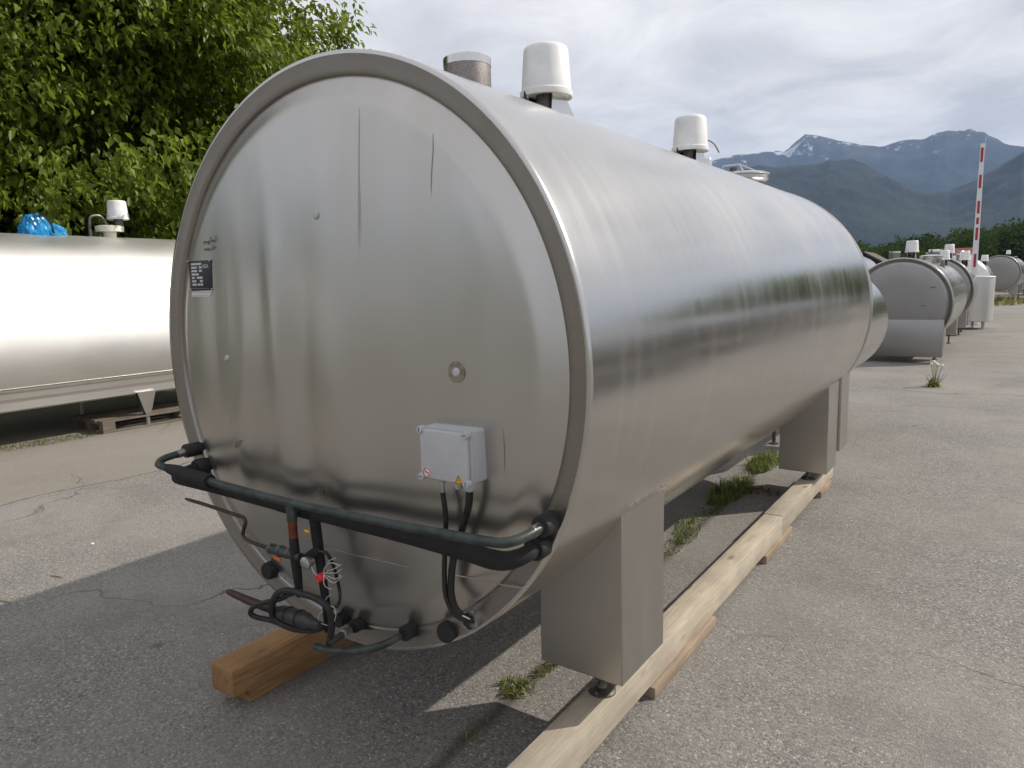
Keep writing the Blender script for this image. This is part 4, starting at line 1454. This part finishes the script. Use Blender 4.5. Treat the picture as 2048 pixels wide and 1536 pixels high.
# agitator with white hood on the left tank (part of it)
ag = motor_cover(left, 0.02, 0.80, 2.42, 1.02, False)
MB().lathe([(0.055, 2.40), (0.055, 2.62)], (0.02, 0.80, 0), "Z", 20).build("motor", "dark_steel", ag)
MB().lathe([(0.075, 2.30), (0.075, 2.40), (0.16, 2.405), (0.165, 2.47), (0.13, 2.48), (0.05, 2.485)], (-0.02, 0.70, 0), "Z", 28).build("agitator_gear", "cream", left)
MB().tube([(0.04, 0.64, 2.48), (0.04, 0.58, 2.58), (0.04, 0.50, 2.59), (0.04, 0.44, 2.54), (0.04, 0.43, 2.30)], 0.018, 8, 5).build("agitator_conduit", "dark_steel", left)
# dark rub marks on the side


def side_x(z):
    _, rt = oblong_profile()
    return float(np.interp(z, [q[1] for q in rt], [q[0] for q in rt]))


for pts, rad in (([(0.30, 1.205), (0.42, 1.215), (0.60, 1.235), (0.80, 1.25)], [0.003, 0.012, 0.008, 0.002]), ([(0.42, 1.27), (0.50, 1.275)], [0.004, 0.003]),
                 ([(-0.75, 1.36), (-0.66, 1.385), (-0.56, 1.40)], [0.002, 0.004, 0.002]), ([(-0.80, 1.20), (-0.60, 1.24), (-0.40, 1.27)], [0.001, 0.003, 0.001])):
    MB().tube([(side_x(z) + 0.0015 - max(rad) * 0.9, y, z) for y, z in pts], rad, 8, 5).build("rub_mark", "scuff", left)

# blue plastic bag lying on the left tank
def crumple(name, label, c, size, seed, mat, cat):
    g = np.random.default_rng(seed)
    bm = bmesh.new()
    bmesh.ops.create_icosphere(bm, subdivisions=4, radius=1.0)
    for q in bm.verts:
        d = q.co.copy()
        k = 0.75 + 0.55 * float(fbm(np.array(d.x * 2.4 + seed), np.array(d.y * 2.4 + d.z * 1.9), 4, seed, True))
        q.co = Vector((d.x * size[0] * k, d.y * size[1] * k, max(d.z, -0.25) * size[2] * k))
    me = bpy.data.meshes.new(name)
    bm.to_mesh(me); bm.free()
    o = link(name, me, mat, None, c)
    return tag(o, label, cat)


bag = crumple("plastic_bag", "crumpled blue plastic bag on top of the left tank", on_left(-0.16, -0.02, 2.345), (0.17, 0.145, 0.20), 5, "bag", "bag")
bag2 = crumple("bag_corner", None, (0, 0, 0), (0.13, 0.14, 0.10), 8, "bag", None)
bag2.parent = bag
bag2.location = (0.02, 0.17, 0.005)
hs = MB().tube([(0.13, 0.0, 0.20), (0.16, 0.05, 0.19), (0.18, 0.10, 0.12), (0.19, 0.12, 0.0)], 0.013, 8, 5).build("bag_hose", "cable", bag)


def pallet(label, loc, rz):
    t = thing("wooden_pallet", label, "pallet", loc, rz)
    # 0.8 (x) by 1.2 (y); boards run along y
    for k in range(5):
        x = -0.8 + 0.145 / 2 + k * (0.8 - 0.145) / 4
        w = 0.145 if k in (0, 2, 4) else 0.10
        MB().rbox((x - w / 2, 0, 0.122), (x + w / 2, 1.2, 0.144), 0.003, 1).build("deck_board", "pallet", t)
    for k in range(3):
        y = k * (1.2 - 0.145)
        MB().rbox((-0.8, y, 0.100), (0, y + 0.145, 0.122), 0.003, 1).build("cross_board", "pallet", t)
        for j in range(3):
            x = -0.8 + j * 0.35
            MB().rbox((x, y, 0.022), (x + 0.1, y + 0.145, 0.100), 0.003, 1).build("block", "pallet", t)
    for j in range(3):
        x = -0.8 + j * 0.35
        MB().rbox((x, 0, 0.0), (x + 0.1, 1.2, 0.022), 0.003, 1).build("base_board", "pallet", t)
    return t


pallet("weathered grey wooden pallet lying under the left tank", (-6.80, 2.38, 0), R_(-1.0))


# ------------------------------------------------------------------ more round tanks
def round_tank(label, cx, y0, y1, R, zc, group=None, rz=0.0, covers=(), vents=(), holes=(), box=None, legs=True, legx=(0.50, 0.84), dome=0.0, loc_y=None, hi=64, legz=None, front="dullhead"):
    L = y1 - y0
    t = thing("round_milk_tank", label, "milk tank", (cx, y0, 0), rz, group)
    MB().lathe(shell_prof(L, R), (0, 0, zc), "Y", hi, False, False).build("shell", "shell", t, 60)
    if dome:
        pr = [(R - 0.004, 0.01)] + [(R * math.cos(a), -dome * math.sin(a)) for a in (0.15, 0.4, 0.7, 1.0, 1.25, 1.5)]
        MB().lathe(pr, (0, 0, zc), "Y", hi, False, True).build("front_head", front, t, 60)
    else:
        MB().lathe([(R - 0.011, 0.0015), (R - 0.025, -0.003), (R - 0.03, 0.006), (R - 0.07, 0.026)], (0, 0, zc), "Y", hi, False, False).build("rim", front, t, 50)
        MB().lathe([(R - 0.071, 0.027), (R - 0.085, 0.012), (R - 0.105, 0.0), (R - 0.13, -0.006), (R * 0.5, -0.014), (0.001, -0.018)], (0, 0, zc), "Y", hi, False, False).build("front_head", front, t, 60)
    MB().lathe([(R - 0.02, L - 0.002), (R * 0.6, L + 0.03), (0.01, L + 0.045)], (0, 0, zc), "Y", hi, False, True).build("rear_head", "dullhead", t, 60)
    lz = legz if legz is not None else max(zc - R - 0.12, 0.12)
    if legs:
        for yy_ in (0.35, L - 0.7):
            for s in (-1, 1):
                x0, x1 = sorted((s * R * legx[0], s * R * legx[1]))
                lg_ = leg(x0, x1, yy_, yy_ + 0.33, lz, t, R, zc)
                MB().lathe([(0.045, 0.0), (0.045, 0.012), (0.018, 0.02), (0.018, lz + 0.02)], ((x0 + x1) / 2, yy_ + 0.16, 0), "Z", 14).build("foot", "dark_steel", lg_)
    for (x, y, s) in covers:
        motor_cover(t, x, y, zc + math.sqrt(R * R - x * x) - 0.02, s, True)
    for (x, y, r, h) in vents:
        vent(t, x, y, zc + math.sqrt(R * R - x * x), r, h, 24)
    for (x, y, r) in holes:
        manhole(t, x, y, zc + math.sqrt(R * R - x * x), r, False)
    if box:
        bx0, bx1, bz0, bz1, dp = box
        cb = MB().rbox((bx0, -dp, bz0), (bx1, 0.02, bz1), 0.006, 2).build("control_cabinet", front, t)
        for xx in (bx0 + 0.15, bx1 - 0.13):
            MB().lathe([(0.035, 0.0), (0.035, 0.01), (0.012, 0.02), (0.012, bz0 + 0.01)], (xx, -dp + 0.10, 0), "Z", 12).build("foot", "dark_steel", cb)
    return t


GRP = "tanks in the right-hand row behind the big tank"
round_tank("small round tank directly behind the big tank, only a sliver showing", 0.10, 5.05, 7.35, 0.60, 1.12, GRP, covers=(), vents=(), front="head", legz=0.3, legx=(0.05, 0.4))
t3 = round_tank("round tank with a wide steel cabinet across the bottom of its front", 0.11, 13.62, 18.40, 0.87, 1.067, GRP, covers=((0.10, 0.55, 0.95), (0.42, 3.9, 0.9)), vents=((-0.16, 0.30, 0.10, 0.14), (0.33, 2.4, 0.11, 0.26), (0.52, 1.9, 0.05, 0.16)), holes=((0.36, 1.35, 0.20),),
                box=(-0.78, 0.745, 0.118, 0.80, 0.26), legz=0.22)
for px, py in ((1866, 574), (1846, 611)):
    c = P(px, py, 13.59)
    MB().tube([(c.x - 0.11 - 0.03, -0.022, c.z + 0.01), (c.x - 0.11 - 0.02, -0.04, c.z - 0.008), (c.x - 0.11 + 0.02, -0.04, c.z - 0.008), (c.x - 0.11 + 0.03, -0.022, c.z + 0.01)], 0.006, 6, 2).build("lifting_eye", "dark_steel", t3)
round_tank("round tank squeezed between the cabinet tank and the upright vat, only its rim showing", 0.13, 20.1, 22.3, 0.93, 1.15, GRP, covers=((0.30, 0.5, 1.0), (0.62, 1.3, 1.05)), vents=((0.05, 0.6, 0.1, 0.16), (0.45, 1.8, 0.06, 0.2)), holes=((-0.1, 1.2, 0.2),), legz=0.2)
t5 = round_tank("large tank with a rounded domed end behind the upright vat", 0.25, 27.4, 32.0, 1.06, 1.16, GRP, covers=((0.75, 1.8, 0.95),), vents=((0.0, 2.0, 0.1, 0.2),), dome=0.45, front="shell")
round_tank("far tank showing a plain flat grey end beyond the barrier pole", 1.28, 44.0, 49.0, 0.97, 1.52, GRP, covers=((0.25, 1.4, 0.9),), vents=((0.55, 2.0, 0.07, 0.12),), legz=0.45, rz=R_(-4))
round_tank("farthest tank of the right row, cut off by the right edge", 3.25, 58.0, 63.0, 0.95, 1.45, GRP, covers=((0.1, 1.0, 0.9),), legz=0.4)

# second row, further left, seen between big tank and cabinet tank
G2 = "tanks in the second row, mostly hidden"
round_tank("small far tank with a white hood peeping out beside the big tank", -2.15, 18.2, 21.2, 0.72, 1.12, G2, covers=((0.30, 0.4, 0.85),), vents=((0.05, 0.5, 0.1, 0.16),))
round_tank("far tank whose rounded steel top rises behind the cabinet tank's white hood", -4.0, 29.5, 34.0, 1.08, 1.42, G2, covers=((0.0, 0.9, 0.95),), vents=((0.5, 1.2, 0.12, 0.3),))
round_tank("hidden far tank with a white hood near the dark barn", -3.4, 23.5, 27.0, 0.80, 1.2, G2, covers=((0.15, 0.6, 0.9),), vents=((-0.25, 0.8, 0.1, 0.15),))

# upright vat
vat = thing("upright_vat", "upright cylindrical steel vat on short legs at the row's end", "vat", (0.86, 23.35, 0))
MB().lathe([(0.57, 0.225), (0.585, 0.24), (0.585, 1.47), (0.595, 1.475), (0.595, 1.50), (0.57, 1.515)], (0, 0, 0), "Z", 56, True, False).build("body", "side", vat, 40)
MB().lathe([(0.585, 1.508), (0.57, 1.520), (0.3, 1.545), (0.02, 1.555)], (0, 0, 0), "Z", 56, False, True).build("lid", "bright", vat, 40)
for k in range(3):
    a = R_(-40 + 120 * k)
    MB().lathe([(0.045, 0.0), (0.04, 0.02), (0.04, 0.24)], (0.47 * math.cos(a), 0.47 * math.sin(a), 0), "Z", 14).build("leg", "zinc", vat)

# raised barrier pole
bp_ = thing("barrier", "raised red and white barrier pole pointing at the sky behind the tanks", "barrier", (0.85, 25.2, 0))
MB().rbox((-0.2, -0.16, 0), (0.2, 0.16, 1.02), 0.02, 2).build("housing", "barrier", bp_)
MB().prism([(-0.085, 0.95), (0.085, 0.95), (0.062, 5.5), (-0.050, 5.5)], 1, -0.21, -0.17).build("boom", "barrier", bp_)
MB().tube([(0.07, -0.19, 5.3), (0.075, -0.19, 5.66)], 0.008, 6, 1).build("tip_rod", "barrier", bp_)
for z0_, z1_ in ((5.38, 4.96), (4.58, 4.18), (3.80, 3.42), (3.30, 3.10), (3.00, 2.62), (2.2, 1.8)):
    MB().box((-0.030, -0.216, z1_), (0.036, -0.2102, z0_)).build("red_stripe", "barrier_red", bp_)

# ------------------------------------------------------------------ far buildings
def gable(name, label, x, y, w, d, h, rh, wall, roof, rz=0.0):
    t = thing(name, label, "building", (x, y, -0.06), rz)
    MB().prism([(-w / 2, 0), (w / 2, 0), (w / 2, h), (0, h + rh), (-w / 2, h)], 1, -d / 2, d / 2).build("wall", wall, t)
    o = 0.5
    for s in (-1, 1):
        a, b = (s * (w / 2 + o), h - rh * o / (w / 2) + 0.05), (0, h + rh + 0.05)
        MB().prism([a, b, (b[0], b[1] + 0.2), (a[0], a[1] + 0.2)], 1, -d / 2 - o, d / 2 + o).build("roof", roof, t)
    MB().box((-0.9, -d / 2 - 0.04, 0), (0.9, -d / 2 + 0.02, min(2.2, h * 0.8))).build("door", "barn", t)
    for s in (-1, 1):
        MB().box((s * w * 0.3 - 0.5, -d / 2 - 0.04, h * 0.4), (s * w * 0.3 + 0.5, -d / 2 + 0.02, h * 0.75)).build("window", "black_print", t)
    return t


bpos = P(1737, 520, 92)
gable("barn", "dark wooden barn between the big tank and the row of tanks", bpos.x, 92, 5.2, 7, 2.6, 1.5, "barn", "barn_roof")
hpos = P(1914, 505, 205)
gable("house", "far house with a red tiled roof behind the tanks", hpos.x, 205, 7, 6, 5.2, 2.2, "plaster", "red_roof", R_(80))


# ------------------------------------------------------------------ weeds
def blades(n, rad, h, seed, mat, lean=0.5, w=0.004, elong=(1.0, 1.0)):
    g = np.random.default_rng(seed)
    ang = g.uniform(0, 2 * np.pi, n)
    rr = rad * np.sqrt(g.uniform(0, 1, n))
    b = np.stack([rr * np.cos(ang) * elong[0], rr * np.sin(ang) * elong[1], np.zeros(n)], 1)
    a2 = g.uniform(0, 2 * np.pi, n)
    ln = h * g.uniform(0.35, 1.0, n)
    le = lean * g.uniform(0.1, 1.0, n)
    d = np.stack([np.cos(a2) * le, np.sin(a2) * le, np.ones(n)], 1)
    d /= np.linalg.norm(d, axis=1)[:, None]
    s = np.stack([-np.sin(a2), np.cos(a2), np.zeros(n)], 1) * w * g.uniform(0.6, 1.3, n)[:, None]
    m = b + d * (ln * 0.55)[:, None]
    tip = b + d * ln[:, None]
    tip += np.stack([np.cos(a2), np.sin(a2), -0.6 * np.ones(n)], 1) * (ln * le * 0.45)[:, None]
    v = np.stack([b - s, b + s, m + s * 0.8, m - s * 0.8, tip + s * 0.1, tip - s * 0.1], 1).reshape(-1, 3)
    k = np.arange(n)[:, None] * 6
    f = np.concatenate([k + np.array([[0, 1, 2, 3]]), k + np.array([[3, 2, 4, 5]])], 0)
    return fast_mesh("blades", v, f, np.repeat(g.uniform(0, 1, n), 6))


def tuft(label, loc, n, rad, h, seed, lean=0.8, w=0.003, elong=(1, 1), rz=0.0, cat="grass", mat="grass", name="grass_tuft"):
    o = link(name, blades(n, rad, h, seed, mat, lean, w, elong), mat, None, (loc.x, loc.y, -0.001))
    o.rotation_euler = (0, 0, rz)
    return tag(o, label, cat, "weeds in the asphalt joint under the big tank" if name == "grass_tuft" else None)


tuft("small grass tuft on the lit patch just left of the near leg", G(1032, 1378), 150, 0.075, 0.05, 1)
tuft("thin weeds at the inner edge of the near leg", G(1092, 1338), 90, 0.06, 0.03, 2, elong=(0.6, 1.6))
tuft("sunlit low grass strip under the tank just past the near leg", G(1372, 1062), 330, 0.17, 0.05, 3, elong=(0.5, 1.7), rz=0.25)
tuft("dry sparse grass beside the near leg's right face, under the tank", G(1340, 1096), 120, 0.12, 0.03, 4, elong=(0.6, 1.5))
tuft("dark green grass clump in shade under the middle of the tank", G(1462, 985), 620, 0.22, 0.11, 5, elong=(0.55, 1.8), w=0.004)
tuft("green grass clump in the sun just before the rear leg", G(1527, 930), 560, 0.20, 0.12, 6, elong=(0.6, 1.7), w=0.004)
tuft("sparse grass at the asphalt joint between two clumps", G(1425, 1020), 160, 0.16, 0.04, 7, elong=(0.5, 1.8))
for k, (yy_, n_) in enumerate(((0.30, 26), (1.15, 40), (1.62, 34), (2.05, 44), (4.15, 60), (5.25, 70))):
    tuft(["tiny weed in front of the lit patch", "tiny weed hidden behind the near leg", "tiny weed a step past the near leg", "small weed before the sunlit grass strip", "low grass between the two big clumps",
          "low grass behind the rear leg"][k] + ", rooted in the asphalt joint", Vector((0.29 - 0.034 * yy_, yy_, 0)), n_, 0.09, 0.028, 60 + k, 1.1, 0.003, (0.45, 1.7))
tuft("brown dead leaves scattered between the clumps under the tank", G(1515, 983), 90, 0.13, 0.03, 8, 1.8, 0.010, (1.3, 0.8), 0, "dead leaves", "dead", "leaf_litter")
tuft("dry weeds and straw along the ground beside the left tank", G(90, 885), 420, 0.55, 0.05, 9, 1.6, 0.005, (0.35, 1.25), -0.05, "weeds", "weed", "dry_weeds")
tuft("dry grass strip along the yard edge by the far tanks", on(2000, 603, 2, 0.0), 900, 1.6, 0.35, 10, 0.8, 0.02, (0.8, 4.0), 0, "grass", "weed", "grass_verge")
tuft("yellow-green grass behind the far flat-ended tank", on(2030, 582, 2, 0.0), 900, 1.8, 0.4, 12, 0.8, 0.03, (1.0, 4.0), 0, "grass", "weed", "grass_verge")

wp = thing("dandelion", "lone dandelion with white seed heads growing from the asphalt", "weed", G(1868, 773), 0.0)
link("leaves", blades(26, 0.08, 0.19, 31, "weed", 2.6, 0.018), "weed", wp)
link("grass", blades(60, 0.08, 0.20, 33, "weed", 1.0, 0.004), "weed", wp)
for k, (dx_, dy_, h_) in enumerate(((-0.02, 0.0, 0.345), (0.03, 0.05, 0.30), (0.09, -0.02, 0.295), (-0.05, 0.03, 0.305), (0.015, -0.03, 0.32))):
    st = MB().tube([(dx_ * 0.3, dy_ * 0.3, 0), (dx_ * 0.5, dy_ * 0.5, h_ * 0.5), (dx_, dy_, h_)], 0.004, 6, 4).build("stem", "stem", wp)
    bm = bmesh.new()
    bmesh.ops.create_icosphere(bm, subdivisions=2, radius=0.024)
    me = bpy.data.meshes.new("seed_head")
    bm.to_mesh(me); bm.free()
    link("seed_head", me, "fluff", st, (dx_, dy_, h_ + 0.015))
for k in range(7):
    a = random.uniform(-0.5, 1.0)
    MB().tube([(0.0, 0, 0), (0.03 * (k - 2.5), random.uniform(-0.05, 0.05), 0.11), (0.045 * (k - 2.5), random.uniform(-0.08, 0.08), 0.17 + 0.012 * (k % 4))], 0.003, 5, 3).build("stalk", "stem", wp)

# small litter on the asphalt
for i, (px, py, lab_) in enumerate([(112, 1155, "short dry twig on the asphalt at left"), (185, 1088, "pale chip of stone lying on the sunlit asphalt"), (10, 1205, "straw bit on the asphalt at the left edge")]):
    c = G(px, py)
    if i == 1:
        o = crumple("stone_chip", lab_, (c.x, c.y, 0.002), (0.011, 0.009, 0.006), 3, "sign_white", "stone")
    else:
        o = MB().tube([(-0.045, -0.01, 0.004), (0, 0.004, 0.006), (0.04, 0.012, 0.004)], 0.0026, 5, 3).build("twig", "dead" if i == 0 else "stem", None, 35, (c.x, c.y, 0))
        tag(o, lab_, "twig")

# ------------------------------------------------------------------ what the polished steel mirrors: the other side of the yard
G3 = "tanks across the yard, mirrored in the big tank"
mir = [("round tank across the yard, nearest of those mirrored in the steel shell", 6.3, 6.6), ("round tank across the yard, second of those mirrored in the shell", 6.5, 13.0),
       ("round tank across the yard, third of those mirrored in the shell", 6.4, 19.6), ("round tank across the yard, last of those mirrored in the shell", 6.9, 27.0)]
src = None
for lab_, x_, y_ in mir:
    if src is None:
        src = round_tank(lab_, x_, y_, y_ + 4.8, 0.9, 1.25, G3, covers=((0, 1.2, 0.95), (0, 3.2, 0.95)))
    else:
        o = copy_tree(src)
        o.location = (x_, y_, 0)
        o["label"] = lab_
        o.rotation_euler = (0, 0, R_(random.uniform(-2, 2)))
for k, (x_, y_, rz_, s_) in enumerate(((10.5, 57, 1.0, 0.80), (16.0, 60, 2.5, 0.92), (22.0, 63, 0.4, 0.80), (14.0, 78, 3.3, 1.0), (30.0, 66, 5.0, 0.70), (39, 62, 1.7, 0.62))):
    t = copy_tree(tr0)
    t.location, t.rotation_euler, t.scale = (x_, y_, -0.06), (0, 0, rz_), (s_, s_, s_)
    t["label"] = ["nearest", "second", "third", "fourth", "fifth", "last"][k] + " tree of the row across the yard, mirrored in the shell"
    t["group"] = "trees across the yard, mirrored in the big tank"
o = oblong_tank("oblong tank further down the left row, mirrored in the tank's front", Vector((-7.9, -6.2, 0)), R_(2), -3.0, 3.0)
for k, (x_, y_, rz_, s_) in enumerate(((-34, -12, 0.7, 0.72), (-31, -20, 2.2, 0.8), (-25, -27, 3.9, 0.66), (-17, -32, 5.2, 0.75), (-7, -36, 1.4, 0.7))):
    t = copy_tree(tr0)
    t.location, t.rotation_euler, t.scale = (x_, y_, -0.06), (0, 0, rz_), (s_, s_, s_)
    t["label"] = ["first", "second", "third", "fourth", "fifth"][k] + " from the left of the trees behind the viewer, mirrored in the tank front"
    t["group"] = "trees behind the viewer, mirrored in the tank front"

# ------------------------------------------------------------------ haze
hz = MB().box((-11600, -6100, -6), (6100, 11600, MOUNT_TOP + 60)).build("haze", None)
hm = bpy.data.materials.new("haze_air")
hm.use_nodes = True
hn_, hl_ = hm.node_tree.nodes, hm.node_tree.links
hn_.clear()
ho = N(hn_, "ShaderNodeOutputMaterial")
pv = N(hn_, "ShaderNodeVolumePrincipled")
pv.inputs["Color"].default_value = (0.42, 0.62, 1.0, 1)
pv.inputs["Density"].default_value = 6.0e-5
pv.inputs["Anisotropy"].default_value = 0.0
hl_.new(pv.outputs[0], ho.inputs["Volume"])
hz.data.materials.append(hm)
tag(hz, "thin blue haze filling the air over the valley", "haze", kind="stuff")
